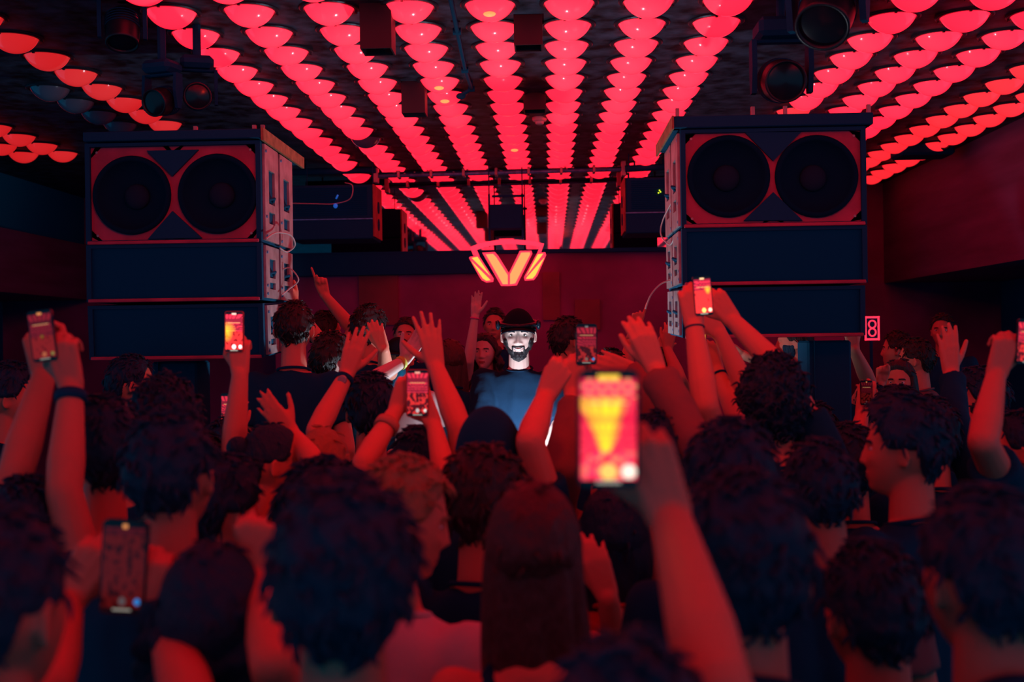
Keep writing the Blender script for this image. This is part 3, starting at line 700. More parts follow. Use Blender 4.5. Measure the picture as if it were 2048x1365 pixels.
    o = bpy.data.objects.new({'beard': 'beard', 'stubble': 'stubble', 'brow': 'eyebrows'}.get(style, 'hair'), me); COL.objects.link(o); attach(o, parent)
    return o
def long_hair(M, color, L, parent, seed=0, wid=1.0, curl=.0):
    "fall of hair from behind the ears down the back, closed and thick"
    nu, nv = 90, 46; vs = []; rnd = random.Random(seed)
    lens = [L * (1 + .16 * noise.noise(Vector((i * .35, seed * 3.1, 0)))) for i in range(nu + 1)]
    for lay in (1, 0):
        for j in range(nv + 1):
            t = j / nv
            for i in range(nu + 1):
                u = i / nu; a = math.radians(-128 + 256 * u)          # 0 = straight back
                l = lens[i] * t; z = .045 - l
                R = .098 + .010 * math.sin(min(1, t * 3) * 1.57) - .010 * t
                flat = 1 - .35 * min(1, t * 1.4)
                lock = .006 * math.sin(u * 46 + seed + 3 * noise.noise(Vector((u * 6, t * 2, seed)))) * (.4 + t) + .012 * noise.noise(Vector((u * 14, t * 3.5, seed * 2.0))) * (.3 + t)
                R += lock * (1 + 3 * curl) + (.018 * curl * math.sin(t * 26 + 5 * noise.noise(Vector((u * 5, 0, seed)))))
                if not lay: R -= .034 * (1 - .75 * t) * math.cos(math.radians(-128 + 256 * u) * .55)
                x = math.sin(a) * R * wid * (.92 + .25 * t * (1 - t)); y = -math.cos(a) * R * flat + .005 - .02 * math.sin(min(1, t * 1.3) * 1.6)
                if abs(a) > 1.9: y = min(y, .045)
                vs.append(M @ Vector((x, y, z)))
    w = nu + 1; N = w * (nv + 1); fs = []
    for j in range(nv):
        for i in range(nu):
            q = (j * w + i, j * w + i + 1, (j + 1) * w + i + 1, (j + 1) * w + i); fs.append(q); fs.append(tuple(N + k for k in q[::-1]))
    for i in range(nu): fs.append((i, N + i, N + i + 1, i + 1)); b_ = nv * w; fs.append((b_ + i, b_ + i + 1, N + b_ + i + 1, N + b_ + i))
    for j in range(nv): fs.append((j * w, (j + 1) * w, N + (j + 1) * w, N + j * w)); a_ = nu; fs.append((j * w + a_, N + j * w + a_, N + (j + 1) * w + a_, (j + 1) * w + a_))
    me = bpy.data.meshes.new('hair_length'); me.from_pydata(vs, [], fs); me.shade_smooth(); me.materials.append(HAIRM[color])
    o = bpy.data.objects.new('hair_length', me); COL.objects.link(o); attach(o, parent); return o

def hand(mb, w, d, t, n, pose, k=1.0):
    "five-fingered hand: wrist w, pointing d, thumb side t, palm normal n"
    d = d.normalized(); t = (t - d * t.dot(d)).normalized(); n2 = d.cross(t)
    if n2.dot(n) < 0: n2 = -n2
    n = n2
    P_ = lambda a, b, c: w + (d * a + t * b + n * c) * k
    cur = {'open': (6, 8, 6), 'spread': (4, 6, 4), 'relax': (22, 28, 18), 'phone': (28, 38, 30), 'fist': (82, 95, 60), 'point': (85, 95, 60), 'grip': (52, 55, 38), 'horns': (85, 95, 60)}[pose]
    spr = {'open': .07, 'spread': .14, 'relax': .08, 'phone': .14, 'fist': .03, 'point': .03, 'grip': .05, 'horns': .08}[pose]
    kn = []
    for i in range(4):
        b = .027 - .0185 * i; a = (.088, .091, .087, .078)[i]
        mb.capsule(P_(-.005, .016 - .0105 * i, 0), P_(a, b, 0), .0155 * k, (.0118, .0115, .011, .0100)[i] * k, 10)
    mb.capsule(P_(.03, .005, .004), P_(.062, .002, .005), .019 * k, .018 * k, 10)
    mb.capsule(P_(.02, -.018, .005), P_(.06, -.022, .004), .014 * k, .012 * k, 10)
    for i in range(4):
        b = .027 - .0185 * i; a = (.088, .091, .087, .078)[i]; L = (.074, .083, .077, .060)[i]
        p = P_(a, b, 0); s_ = spr * (1.5 - i) ; c = cur
        if pose in ('point', 'horns') and (i == 0 or (pose == 'horns' and i == 3)): c = (4, 6, 4)
        ang = 0; r = (.0092, .0094, .0090, .0080)[i]
        for q, (fr, cc) in enumerate(zip((.44, .31, .25), c)):
            ang += math.radians(cc * (1 + .08 * (i - 1.5)))
            dirv = (d * math.cos(ang) + t * math.sin(s_) * math.cos(ang) + n * math.sin(ang)).normalized()
            e_ = p + dirv * L * fr * k; mb.capsule(p, e_, r * k, (r - .0007) * k, 10); p = e_; r -= .0007
    # thumb leaves the side of the palm near its base
    ta = {'open': .75, 'spread': 1.0, 'relax': .55, 'phone': .85, 'fist': .25, 'point': .2, 'grip': .7, 'horns': .2}[pose]
    p = P_(.018, .018, .006); dv = (d * math.cos(ta) + t * math.sin(ta) + n * .25).normalized()
    q = p + dv * .046 * k; mb.capsule(p, q, .0165 * k, .0125 * k, 10)
    inn = {'fist': .9, 'point': .9, 'horns': .9, 'grip': .6, 'phone': .5, 'relax': .2}.get(pose, 0)
    dv = (d * math.cos(ta * .7) + t * math.sin(ta * .7) * (1 - inn) + n * (.2 + inn * .7) - t * inn * .3).normalized()
    q2 = q + dv * .034 * k; mb.capsule(q, q2, .0118 * k, .0105 * k, 10)
    dv = (dv + d * .2 - t * inn * .5).normalized(); mb.capsule(q2, q2 + dv * .026 * k, .0103 * k, .0085 * k, 10)

# ------------------------------------------------------------------ phones
def paint(u, v, st):
    "what the phone's display shows: the same ceiling, crowd and camera buttons (u right, v down)"
    k = st.get('k', 1.0)
    def disc(cx, cy, r, a=2.0): return ((u - cx) ** 2 + ((v - cy) * a) ** 2) < r * r
    pw = st.get('pill', (1, .35, .1))
    if st['pillr'] and abs(u - .5) < st['pillr'] and abs(v - .045) < .022: return pw
    if v > .955: return (.35, .33, .28) if abs(u - .5) < .22 and abs(v - .972) < .010 else (0, .002, .004)
    if disc(.86, .88, st['br']): return st.get('b2', (1, .9, .6))
    if disc(.5, .88, st['br'] + .02): return st.get('b1', (1, .5, .15))
    if v < .055 or u < .02 or u > .98: return (0, .002, .005)
    vx, vy = st['vp']; dx, dy = u - vx, (v - vy) * 2
    if v < vy:
        r = math.hypot(dx, dy); a = math.atan2(dx, -dy) / .24
        col = abs(a - round(a)); rows = math.sin(2.2 / (abs(dy) + .05) * 3.0)
        lit = (col < .33) and rows > -.75 + 1.2 * min(1, r)
        if abs(v - .27) < .006 and .15 < u < .85: return (1, .5, .2)
        y_ = max(0, 1 - r / st['glow']) if st['glow'] else 0
        if st.get('fan'):
            y_ = max(0., min(1., 1.5 - abs(dx) / (.10 + .42 * abs(dy)) * 1.35 + .35 * math.sin(a * 2.6) * min(1, abs(dy)))) * min(1, max(0, 1.25 - abs(dy)) * 2.0)
            if abs(dy) > .95: lit = math.sin(u * 28) * math.sin(v * 62) > -.2; return (1, .06 + (.35 if math.sin(u * 28) * math.sin(v * 62) > .6 else 0), .13) if lit else (.7, .005, .04)
            if not lit and y_ < .2: return (.75, .01, .05)
        base = (1, .03 + .75 * y_, .07 - .05 * y_) if lit else (.30 + .7 * y_, .01 + .45 * y_, .03)
        return tuple(c * k for c in base)
    n_ = noise.noise(Vector((u * 7, v * 12, st['seed']))) + .5 * noise.noise(Vector((u * 17, v * 30, st['seed'])))
    y_ = max(0, 1 - math.hypot(dx * 1.5, dy) / (st['glow'] + .01)) if st['glow'] else 0
    if st.get('fan'):
        y_ *= .5 if n_ > .1 else 0; return (1, .03 + .5 * y_, .10) if n_ > -.3 else (.8, .01, .02)
    if n_ > .05 - st.get('busy', 0): return tuple(c * k for c in (.85, .03 + .5 * y_, .03))
    return tuple(c * k for c in (.10 + .4 * st.get('busy', 0) + y_ * .8, .004 + .4 * y_, .008))
def phone(p, wd, ht, right, up, label, st, es=1.0, case=None):
    right = right.normalized(); up = (up - right * up.dot(right)).normalized(); n = right.cross(up)   # n towards the viewer
    e = empty('phone', p, label, 'phone'); th = .009
    def outl(w, h, r):
        out = []
        for cx, cy, a0 in ((w / 2 - r, h / 2 - r, 0), (-w / 2 + r, h / 2 - r, 90), (-w / 2 + r, -h / 2 + r, 180), (w / 2 - r, -h / 2 + r, 270)):
            for i in range(6): a = math.radians(a0 + 18 * i); out.append((cx + r * math.cos(a), cy + r * math.sin(a)))
        return out
    MB().prism(outl(wd, ht, wd * .14), p - n * th, right, up, n, th - .0006).build('case', case or BLKG, e)
    nu, nv = 44, 92; sw, sh = wd * .92, ht * .955; vs = []; r = wd * .11
    for j in range(nv + 1):
        for i in range(nu + 1):
            x = (i / nu - .5) * sw; y = (.5 - j / nv) * sh
            ax, ay = abs(x) - (sw / 2 - r), abs(y) - (sh / 2 - r)
            if ax > 0 and ay > 0:
                l = max(ax, ay); h_ = math.hypot(ax, ay); s_ = l / h_
                x = math.copysign(sw / 2 - r + ax * s_, x); y = math.copysign(sh / 2 - r + ay * s_, y)
            vs.append(p + right * x + up * y + n * .0004)
    fs = [(j * (nu + 1) + i, (j + 1) * (nu + 1) + i, (j + 1) * (nu + 1) + i + 1, j * (nu + 1) + i + 1) for j in range(nv) for i in range(nu)]
    me = bpy.data.meshes.new('screen'); me.from_pydata(vs, [], fs)
    ca = me.color_attributes.new('picture', 'FLOAT_COLOR', 'POINT')
    for j in range(nv + 1):
        for i in range(nu + 1): ca.data[j * (nu + 1) + i].color = (*paint(i / nu, j / nv, st), 1)
    key = 'screen_%g' % es
    if key not in MATS:
        m = mat(key, (.01, .01, .01), .15); b = m.node_tree.nodes['Principled BSDF']; a = m.node_tree.nodes.new('ShaderNodeAttribute'); a.attribute_name = 'picture'
        m.node_tree.links.new(a.outputs['Color'], b.inputs['Emission Color']); b.inputs['Emission Strength'].default_value = es
    me.materials.append(MATS[key]); o = bpy.data.objects.new('screen', me); COL.objects.link(o); attach(o, e)
    q = MB(); 
    for s_ in (.22, .30): q.prism([(-.0012, -.008), (.0012, -.008), (.0012, .008), (-.0012, .008)], p + right * (wd / 2) - n * .005 + up * ht * (s_), n, up, right, .0012)
    q.build('side_button', BLK, e)
    q = MB().prism(outl(wd * .42, wd * .42, .008), p - n * (th + .0015) + right * -wd * .22 + up * ht * .33, right, up, n, .0015)
    for a_, b_ in ((-.1, .1), (.1, -.1)): q.lathe(p - n * (th + .0015) + right * (-wd * .22 + wd * a_) + up * (ht * .33 + wd * b_), [(.008, 0), (.008, .002), (.001, .002)], axis=-n, n=16)
    q.build('camera_bump', BLK, e)
    return e

# ------------------------------------------------------------------ people
def ray_at(origin, L, px, py, near=True, Zmax=None):
    "the point L from origin on the sight line through the pixel, else the nearest there is"
    d = ray(px, py).normalized(); oc = CAM - origin; b = d.dot(oc); c = oc.dot(oc) - L * L; D = b * b - c
    if D < 0: return CAM + d * (-b)
    t = -b - math.sqrt(D) if near else -b + math.sqrt(D)
    return CAM + d * t
NP = 0
def person(label, head, Z, face=0, body=None, hair='short', hc='dark', skin=0, shirt='black', sleeve='tee', fem=False, arms=(), tilt=(0, 0), ground=0.0, vox=.0062, hl=None, group=None, extra=None, eyes=None, smile=0, hs=1.0, lower=True, hood=False, broad=1.0):
    """head: pixel of the head's centre, Z: distance; face/body: turn in degrees, 0 = back to the camera, 90 = to the left.
    arms: (side, (ex,ey,near), (wx,wy,near), finger tip px, thumb side, pose)"""
    global NP; NP += 1
    hcn = W(head[0], head[1], Z); body = face if body is None else body
    root = empty('person', (hcn.x, hcn.y, ground), label, 'person', group)
    Rb = Matrix.Rotation(math.radians(body), 3, 'Z'); Rf = Matrix.Rotation(math.radians(face), 3, 'Z') @ Matrix.Rotation(math.radians(tilt[0]), 3, 'X') @ Matrix.Rotation(math.radians(tilt[1]), 3, 'Y')
    HM = Matrix.Translation(hcn) @ Rf.to_4x4() @ Matrix.Scale(hs * (.96 if fem else 1.0), 4)
    h = hcn.z + .12 - ground; kz = (h - .26) / 1.49
    B = lambda x, y, z: hcn + Rb @ Vector((x, y - .035, z))          # z relative to the head centre
    D_ = lambda z: -.235 + (z + .235) * (h - .355) / 1.395           # below the shoulders stretch to reach the ground
    sw = (.155 if fem else .185) * broad; th = .88 if fem else 1.0; bl = .86 if fem else 1.0
    sk = MB()
    V, fs, *_ = head_grid(112, 84, fem, smile); sk.add([HM @ Vector(p) for p in V], fs)
    for s_ in (-1, 1):  # ears
        EM = HM @ Matrix.Translation((s_ * .078, -.008, -.006)) @ Matrix.Rotation(s_ * .35, 4, 'Z') @ Matrix.Rotation(-.15, 4, 'X')
        sk.add(*(lambda q: (q.v, q.f))(MB().ell((0, 0, 0), (.007, .017, .031), nu=14, nv=10).tube([(s_ * .004, math.cos(a) * .016, math.sin(a) * .028 + .003) for a in [i * .5 for i in range(-3, 9)]], .0045, 6))) if False else None
        q = MB().ell((0, 0, 0), (.006, .016, .030), nu=14, nv=10).tube([(s_ * .006, -math.cos(a) * .016, math.sin(a) * .027 + .002) for a in [-1.4 + i * .35 for i in range(12)]], .0042, 6)
        sk.add([EM @ Vector(v) for v in q.v], q.f)
    sk.capsule(B(0, .01, -.20), hcn + Rf @ Vector((0, -.018, -.07)), .060 * th, .054 * th, 16)
    def loft(mb, secs, n=22):
        vs = [B(math.cos(2 * math.pi * k / n) * rx, math.sin(2 * math.pi * k / n) * ry + oy, z) for z, rx, ry, oy in secs for k in range(n)]
        fs = [(i * n + k, i * n + (k + 1) % n, (i + 1) * n + (k + 1) % n, (i + 1) * n + k) for i in range(len(secs) - 1) for k in range(n)]
        fs += [tuple(range(n))[::-1], tuple((len(secs) - 1) * n + k for k in range(n))]; mb.add(vs, fs)
    loft(sk, [(-.165, .05 * th, .05, .01), (-.19, .085 * th, .062, 0), (-.215, sw * .74, .07, 0), (-.26, sw * .95, .082, 0), (-.36, sw * .90, .105, .005), (D_(-.46), sw * .84, .10, .005), (D_(-.58), .128 * th, .088, 0), (D_(-.74), .155, .105, 0), (D_(-.86), .10, .08, 0)])
    cl = MB(); tr = MB(); g = .012
    if sleeve != 'tank':
        loft(cl, [(-.176, .066 * th, .062, .005), (-.192, .098 * th, .074, 0), (-.212, sw * .78, .082, 0), (-.25, sw * .98, .094, 0), (-.34, sw * .96 + g, .115, .005), (D_(-.46), sw * .88 + g, .115 + g, .005), (D_(-.60), .150 * th + g, .108 + g, 0), (D_(-.80), .160 + g, .112 + g, 0), (D_(-.805), .14, .10, 0)])
        MB().tube([B(math.cos(a) * .072 * th, math.sin(a) * .066 + .006, -.176 - .016 * math.sin(a)) for a in [i * math.pi / 14 for i in range(29)]], .0065, 8).build('collar', CLOTH[shirt], root, smooth=True)
    else:
        loft(cl, [(-.30, sw * .70, .098, .005), (-.34, sw * .86, .113, .005), (D_(-.46), sw * .84 + g, .10 + g, .005), (D_(-.58), .128 * th + g, .088 + g, 0), (D_(-.80), .158 + g, .108 + g, 0), (D_(-.805), .14, .10, 0)])
        for s_ in (-1, 1):
            st_ = [B(s_ * sw * .50, math.sin(a) * .104 + 0, -.30 + math.cos(a) * .105) for a in [-1.5 + i * .3 for i in range(11)]]
            cl.tube(st_, .012, 8)
    if hood: cl.ell(B(0, -.055, -.165), (.105, .062, .058), Rb); cl.ell(B(0, -.01, -.19), (.10, .085, .05), Rb)
    SH = {}
    for s_ in (-1, 1): SH[s_] = B(s_ * (sw - .012), 0, -.235)
    done = {}; info = []
    for a in arms:
        side, eb, wr, tip, tside, pose = a[:6]
        S0 = SH[side]; raised = True
        E_ = ray_at(S0, .30 * bl, eb[0], eb[1], eb[2] if len(eb) > 2 else True)
        # a raised elbow lifts the shoulder
        v = E_ - S0; S1 = S0 + Vector((0, 0, max(0, v.normalized().z) * .05)) + v.normalized() * max(0, v.length - .31) * .5
        Wr = ray_at(E_, .255 * bl, wr[0], wr[1], wr[2] if len(wr) > 2 else True)
        done[side] = 1
        Zt = (Wr - CAM).dot(FW); T = W(tip[0], tip[1], Zt + (a[7] if len(a) > 7 else 0)); dv = T - Wr
        tv = RT * tside; nn = -FW if (len(a) < 7 or a[6] is None) else FW * a[6]
        k = .90 if fem else 1.0
        SHr = .056 * th
        sk.capsule(B(side * sw * .5, 0, -.25), S1, .050 * th, SHr, 14)
        sk.capsule(S1, E_, .050 * th, .039 * th, 14); m_ = E_.lerp(Wr, .28)
        sk.capsule(E_, m_, .039 * th, .041 * th, 14); sk.capsule(m_, Wr, .041 * th, .027 * th, 14)
        hand(sk, Wr + dv.normalized() * .012, dv, tv, nn, pose, k)
        info.append((S1, E_, Wr, dv))
        if sleeve in ('tee', 'loose'):
            c1 = S1.lerp(E_, .97 if sleeve == 'loose' else .56); cl.capsule(B(side * sw * .4, 0, -.265), S1, .060 * th, .066 * th, 14); cl.capsule(S1, c1, .069 * th, .066 * th, 14, flat=True)
        elif sleeve == 'long':
            c1 = E_.lerp(Wr, .86); cl.capsule(B(side * sw * .4, 0, -.265), S1, .060 * th, .066 * th, 14); cl.capsule(S1, E_, .070 * th, .058 * th, 14); cl.capsule(E_, c1, .058 * th, .046 * th, 14, flat=True)
            for q in (.82, .86): cl.lathe(E_.lerp(Wr, q), [(.02, -.012), (.048, -.012), (.05, 0), (.048, .012), (.02, .012)], axis=(Wr - E_), n=16)
    for s_ in (-1, 1):
        if s_ in done: continue
        S0 = SH[s_]; E_ = B(s_ * (sw + .045), -.02, -.235 - .29 * bl); Wr = B(s_ * (sw + .02), .12, -.235 - .50 * bl)
        sk.capsule(B(s_ * sw * .5, 0, -.25), S0, .045 * th, .050 * th, 14)
        sk.capsule(S0, E_, .050 * th, .039 * th, 14); sk.capsule(E_, E_.lerp(Wr, .3), .039 * th, .041 * th, 14); sk.capsule(E_.lerp(Wr, .3), Wr, .041 * th, .027 * th, 14)
        hand(sk, Wr, Rb @ Vector((-s_ * .1, .6, -.6)), Rb @ Vector((0, .5, .5)), Rb @ Vector((-s_, 0, 0)), 'relax', .9 if fem else 1)
        if sleeve in ('tee', 'loose'):
            cl.capsule(B(s_ * sw * .4, 0, -.265), S0, .055 * th, .058 * th, 14); cl.capsule(S0, S0.lerp(E_, .6), .059 * th, .066 * th, 14, flat=True)
        elif sleeve == 'long':
            cl.capsule(B(s_ * sw * .4, 0, -.265), S0, .055 * th, .059 * th, 14); cl.capsule(S0, E_, .060 * th, .056 * th, 14); cl.capsule(E_, E_.lerp(Wr, .85), .056 * th, .045 * th, 14, flat=True)
    me = remesh(sk, vox, 2); me.name = 'body'
    me.materials.append(SKIN[skin]); me.materials.append(LIP)
    if eyes or smile:
        n_ = len(me.polygons); c = np.empty(n_ * 3); me.polygons.foreach_get('center', c); c = c.reshape(-1, 3)
        Mi = np.array(HM.inverted()); lc = c @ Mi[:3, :3].T + Mi[:3, 3]
        lz = lc[:, 2] - smile * .010 * (lc[:, 0] / .025) ** 2
        mi = ((np.abs(lc[:, 0]) < .021 + .006 * smile) & (np.abs(lz + .061) < .0095 - .16 * np.abs(lc[:, 0])) & (lc[:, 1] > .06)).astype(np.int32)
        me.polygons.foreach_set('material_index', mi)
    bo = bpy.data.objects.new('body', me); COL.objects.link(bo); attach(bo, root)
    # clothing
    def cloth(mbx, name, m, v=.011, it=3):
        mm = remesh(mbx, v, it); mm.name = name; mm.materials.append(m)
        n_ = len(mm.vertices); co = np.empty(n_ * 3); mm.vertices.foreach_get('co', co); co = co.reshape(-1, 3); no = np.empty(n_ * 3); mm.vertices.foreach_get('normal', no); no = no.reshape(-1, 3)
        sd = NP * 1.7
        f_ = np.array([noise.noise(Vector((p[0] * 9 + sd, p[1] * 9, p[2] * 4.5))) + .6 * noise.noise(Vector((p[0] * 22, p[1] * 22 + sd, p[2] * 11))) for p in co])
        co = co + no * (f_ * .010)[:, None]; mm.vertices.foreach_set('co', co.ravel()); mm.update()
        oo = bpy.data.objects.new(name, mm); COL.objects.link(oo); attach(oo, root); return oo
    garment = {'tank': 'top', 'long': 'sweatshirt'}.get(sleeve, 'shirt')
    cloth(cl, garment, CLOTH[shirt])
    if lower:
        for s_ in (-1, 1):
            hp = B(s_ * .085, 0, D_(-.80)); kn_ = Vector((0, 0, ground + .47 * h / 1.75)) + Vector(((hp.x), (hp.y), 0)) + Rb @ Vector((s_ * .02, .03, 0)); an = Vector((kn_.x, kn_.y, ground + .09)) + Rb @ Vector((s_ * .02, -.05, 0))
            tr.capsule(hp, kn_, .095, .068, 14); tr.capsule(kn_, an, .067, .055, 14)
            sh_ = MB().capsule(an + Rb @ Vector((0, -.03, -.045)), an + Rb @ Vector((0, .15, -.055)), .042, .036, 12)
            sh_ = remesh(sh_, .012, 1); sh_.materials.append(BLK); so = bpy.data.objects.new('shoe', sh_); COL.objects.link(so); attach(so, root)
        tr.ell(B(0, 0, D_(-.80)), (.165, .115, .12), Rb)
        t_ = remesh(tr, .018, 2); t_.materials.append(CLOTH['denim']); to = bpy.data.objects.new('trousers', t_); COL.objects.link(to); attach(to, root)
    # hair
    if hair:
        if hair == 'long': hair_shell(HM, 'long', hc, root, NP, fem); long_hair(HM, hc, hl or .40, root, NP)
        elif hair == 'wavy': hair_shell(HM, 'long', hc, root, NP, fem); long_hair(HM, hc, hl or .34, root, NP, 1.08, .6)
        elif hair == 'bun':
            hair_shell(HM, 'bun', hc, root, NP, fem); MB().ell(HM @ Vector((0, -.105, .06)), (.035, .035, .035)).build('hair_bun', HAIRM[hc], root, smooth=True)
        else: hair_shell(HM, hair, hc, root, NP, fem)
    if eyes:
        hair_shell(HM, 'brow', hc, root, NP, fem)
        for s_ in (-1, 1):
            c = HM @ Vector((s_ * .031, .0715, .010)); ey = MB().ell(c, (.0125, .0115, eyes if eyes is not True else .0085), Rf, nu=16, nv=12).build('eye', mat('eye_white', (.8, .8, .8), .2), root, smooth=True)
            MB().ell(HM @ Vector((s_ * .031, .0805, .010)), (.0046, .0035, min(.0046, eyes if eyes is not True else 1)), Rf, nu=12, nv=8).build('iris', mat('iris_brown', (.05, .02, .01), .1), ey, smooth=True)
    return dict(root=root, HM=HM, arms=info, B=B, Rf=Rf, Rb=Rb, hc=hcn)
def band(P, i, t, r, w, m, name, col=None):
    S1, E_, Wr, dv = P['arms'][i]; c = E_.lerp(Wr, t); ax = (Wr - E_)
    return MB().lathe(c, [(r - .004, -w), (r, -w), (r + .002, 0), (r, w), (r - .004, w)], axis=ax, n=28).build(name, m, P['root'], smooth=True)
def wristwatch(P, i, t=.93, m=None):
    o = band(P, i, t, .034, .009, m or BLK, 'watch'); S1, E_, Wr, dv = P['arms'][i]; c = E_.lerp(Wr, t)
    MB().lathe(c - FW * .034, [(.016, 0), (.017, .007), (.013, .009), (.001, .009)], axis=-FW, n=20).build('watch_face', STEEL, o); return o
def earring(P, s_):
    MB().ell(P['HM'] @ Vector((s_ * .082, -.004, -.044)), (.004, .004, .006), nu=8, nv=6).ell(P['HM'] @ Vector((s_ * .082, -.004, -.058)), (.005, .005, .009), nu=8, nv=6).build('earring', CHROME, P['root'], smooth=True)
def baseball_cap(P, m, brim_dir=0.0, visor=False):
    HM = P['HM']; V, fs, S_, nu, nv = head_grid(72, 54); az = np.degrees(np.abs(np.arctan2(S_[:, 0], S_[:, 1])))
    line = np.interp(az, [0, 60, 110, 180], [.052, .040, .022, .005]); keep = V[:, 2] > line - .014
    Q = V + S_ * .016; Q[:, 2] = np.maximum(Q[:, 2], line); Q[:, 2] += np.where(S_[:, 2] > .2, .008 * S_[:, 2], 0)
    f2 = [f for f in fs if all(keep[i] for i in f)]
    c = MB().add([HM @ Vector(p) for p in Q], f2); o = c.build('cap', m, P['root'], smooth=True)
    so = o.modifiers.new('s', 'SOLIDIFY'); so.thickness = .005
    R = Matrix.Rotation(brim_dir, 4, 'Z'); pts = []
    n = 16; vs = []
    for lay in (0, 1):
        for j in range(6):
            for i in range(n + 1):
                a = math.radians(-62 + 124 * i / n); t = j / 5
                x = math.sin(a) * (.092 + .004 * t); y = math.cos(a) * .100 + t * .065 * math.cos(a) ** .6; z = .054 - .012 * t - .022 * (abs(a) / 1.08) ** 2 - lay * .006
                vs.append(HM @ (R @ Vector((x, y, z))))
    w = n + 1; N = w * 6; fs = []
    for j in range(5):
        for i in range(n):
            q = (j * w + i, j * w + i + 1, (j + 1) * w + i + 1, (j + 1) * w + i); fs += [q, tuple(N + k for k in q[::-1])]
    for i in range(n): fs += [(i, N + i, N + i + 1, i + 1), (5 * w + i, 5 * w + i + 1, N + 5 * w + i + 1, N + 5 * w + i)]
    for j in range(5): fs += [(j * w, (j + 1) * w, N + (j + 1) * w, N + j * w), (j * w + n, N + j * w + n, N + (j + 1) * w + n, (j + 1) * w + n)]
    MB().add(vs, fs).build('cap_brim', m, o, smooth=True)
    MB().ell(HM @ Vector((0, 0, .139)), (.007, .007, .004), nu=10, nv=6).build('cap_button', m, o, smooth=True)
    return o

def face_strip(P, zu, zl, hw, off, m, name, n=20, rows=3):
    "thin patch lying on the face between two curves z(x)"
    from mathutils.bvhtree import BVHTree
    V, fs, *_ = head_grid(112, 84, False, 1); bv = BVHTree.FromPolygons([Vector(v) for v in V], fs); vs = []
    for j in range(rows + 1):
        for i in range(n + 1):
            x = -hw + 2 * hw * i / n; z = zu(x) + (zl(x) - zu(x)) * j / rows
            hit = bv.ray_cast(Vector((x, .3, z)), Vector((0, -1, 0)))[0]; vs.append(P['HM'] @ Vector((x, (hit.y if hit else .08) + off, z)))
    w = n + 1; fs = [(j * w + i, j * w + i + 1, (j + 1) * w + i + 1, (j + 1) * w + i) for j in range(rows) for i in range(n)]
    o = MB().add(vs, fs).build(name, m, P['root'], smooth=True); q = o.modifiers.new('s', 'SOLIDIFY'); q.thickness = .0015; return o
# ------------------------------------------------------------------ who is where
G1 = 'crowd in front of the stage'; G2 = 'people on the stage around the performer'
def ph(P, i, px, py, wpx, lab, st, es=1.0, roll=0, pitch=0, case=None, dz=-.015, ratio=2.06):
    Zw = (P['arms'][i][2] - CAM).dot(FW) + dz; w = wpx / F * Zw
    up = UP * math.cos(roll) + RT * math.sin(roll); rt = RT * math.cos(roll) - UP * math.sin(roll); up = up * math.cos(pitch) + FW * math.sin(pitch)
    return phone(W(px, py, Zw), w, w * ratio, rt, up, lab, st, es, case)
def ST(**k):
    d = dict(vp=(.5, .52), glow=.35, pillr=.13, br=.06, seed=1.0); d.update(k); return d
AW = 1  # palm turned away from the viewer

# the performer
P = person('smiling bearded man in navy t-shirt and black cap, lit white behind the booth', (1037, 673), 6.2, face=180, hair='buzz', hc='black', skin=3, broad=1.14, shirt='navy', sleeve='loose', ground=STG, vox=.0032, eyes=.0055, smile=1, hs=1.08, group=None, tilt=(-4, 0),
  arms=[(1, (962, 850, True), (985, 905, True), (1000, 935), 1, 'relax'), (-1, (1118, 850, True), (1092, 905, True), (1078, 935), -1, 'relax')])
hair_shell(P['HM'], 'beard', 'black', P['root'], 3)
baseball_cap(P, CLOTH['cap'])
face_strip(P, lambda x: -.0570 + .011 * (x / .027) ** 2, lambda x: -.0685 + .0205 * (x / .027) ** 2, .0265, .0025, mat('teeth', (.85, .85, .82), .25), 'teeth')
HM = P['HM']
hp = MB()
hp.tube([HM @ Vector((math.sin(a) * .093, math.cos(a) * .111, .064 - .012 * math.cos(a))) for a in [math.pi * 2 * i / 36 for i in range(37)]], .012, 8)
hp = hp.build('goggle_strap', BLKG, P['root'], smooth=True)
MB().tube([HM @ Vector((math.sin(a) * .097, math.cos(a) * .114, .066 - .01 * math.cos(a))) for a in [-1.1 + 2.2 * i / 20 for i in range(21)]], [.008] + [.014] * 19 + [.008], 12).build('goggle_lens', BLKG, hp, smooth=True)
for s_ in (-1, 1): MB().ell(HM @ Vector((s_ * .102, .03, .060)), (.013, .030, .028)).build('goggle_hinge', BLKG, hp, smooth=True)
cg = mat('chain_gold', (.35, .28, .2), .5, .6)

# ---- nearest row
P = person('person in black at the lower left corner, head down behind a raised phone', (-12, 1235), 1.42, face=-12, hair='short', skin=2, hood=True, group=G1, vox=.005,
  arms=[(-1, (95, 1370, False), (135, 1205, False), (195, 1105), 1, 'grip', AW), (1, (385, 1420, False), (330, 1250, False), (300, 1140), -1, 'grip', AW)])
ph(P, 1, 247, 1135, 92, 'dim blurred phone in two hands at lower left, with a blue button', ST(glow=.0, pillr=.06, br=.07, b1=(.10, .08, .09), b2=(.02, .25, .75), seed=7.0, k=.12, busy=.25, vp=(.5, .15)), .8, roll=.05)
P = person('dark-haired head seen from behind, largest in the front row, black shirt', (688, 1192), 1.45, face=6, hair='medium', skin=2, hood=True, shirt='black', group=G1)
P = person('woman with long straight auburn hair down her back, bare shoulders', (1068, 1104), 2.0, face=0, hair='long', hc='auburn', skin=0, fem=True, sleeve='tank', shirt='black', hl=.52, group=G1, hs=.95)
P = person('person at the bottom edge holding up the large bright phone', (1262, 1535), 1.15, face=8, hair='short', skin=2, group=G1, vox=.004,
  arms=[(1, (1432, 1370, True), (1342, 1040, False), (1268, 850), -1, 'grip', AW)])
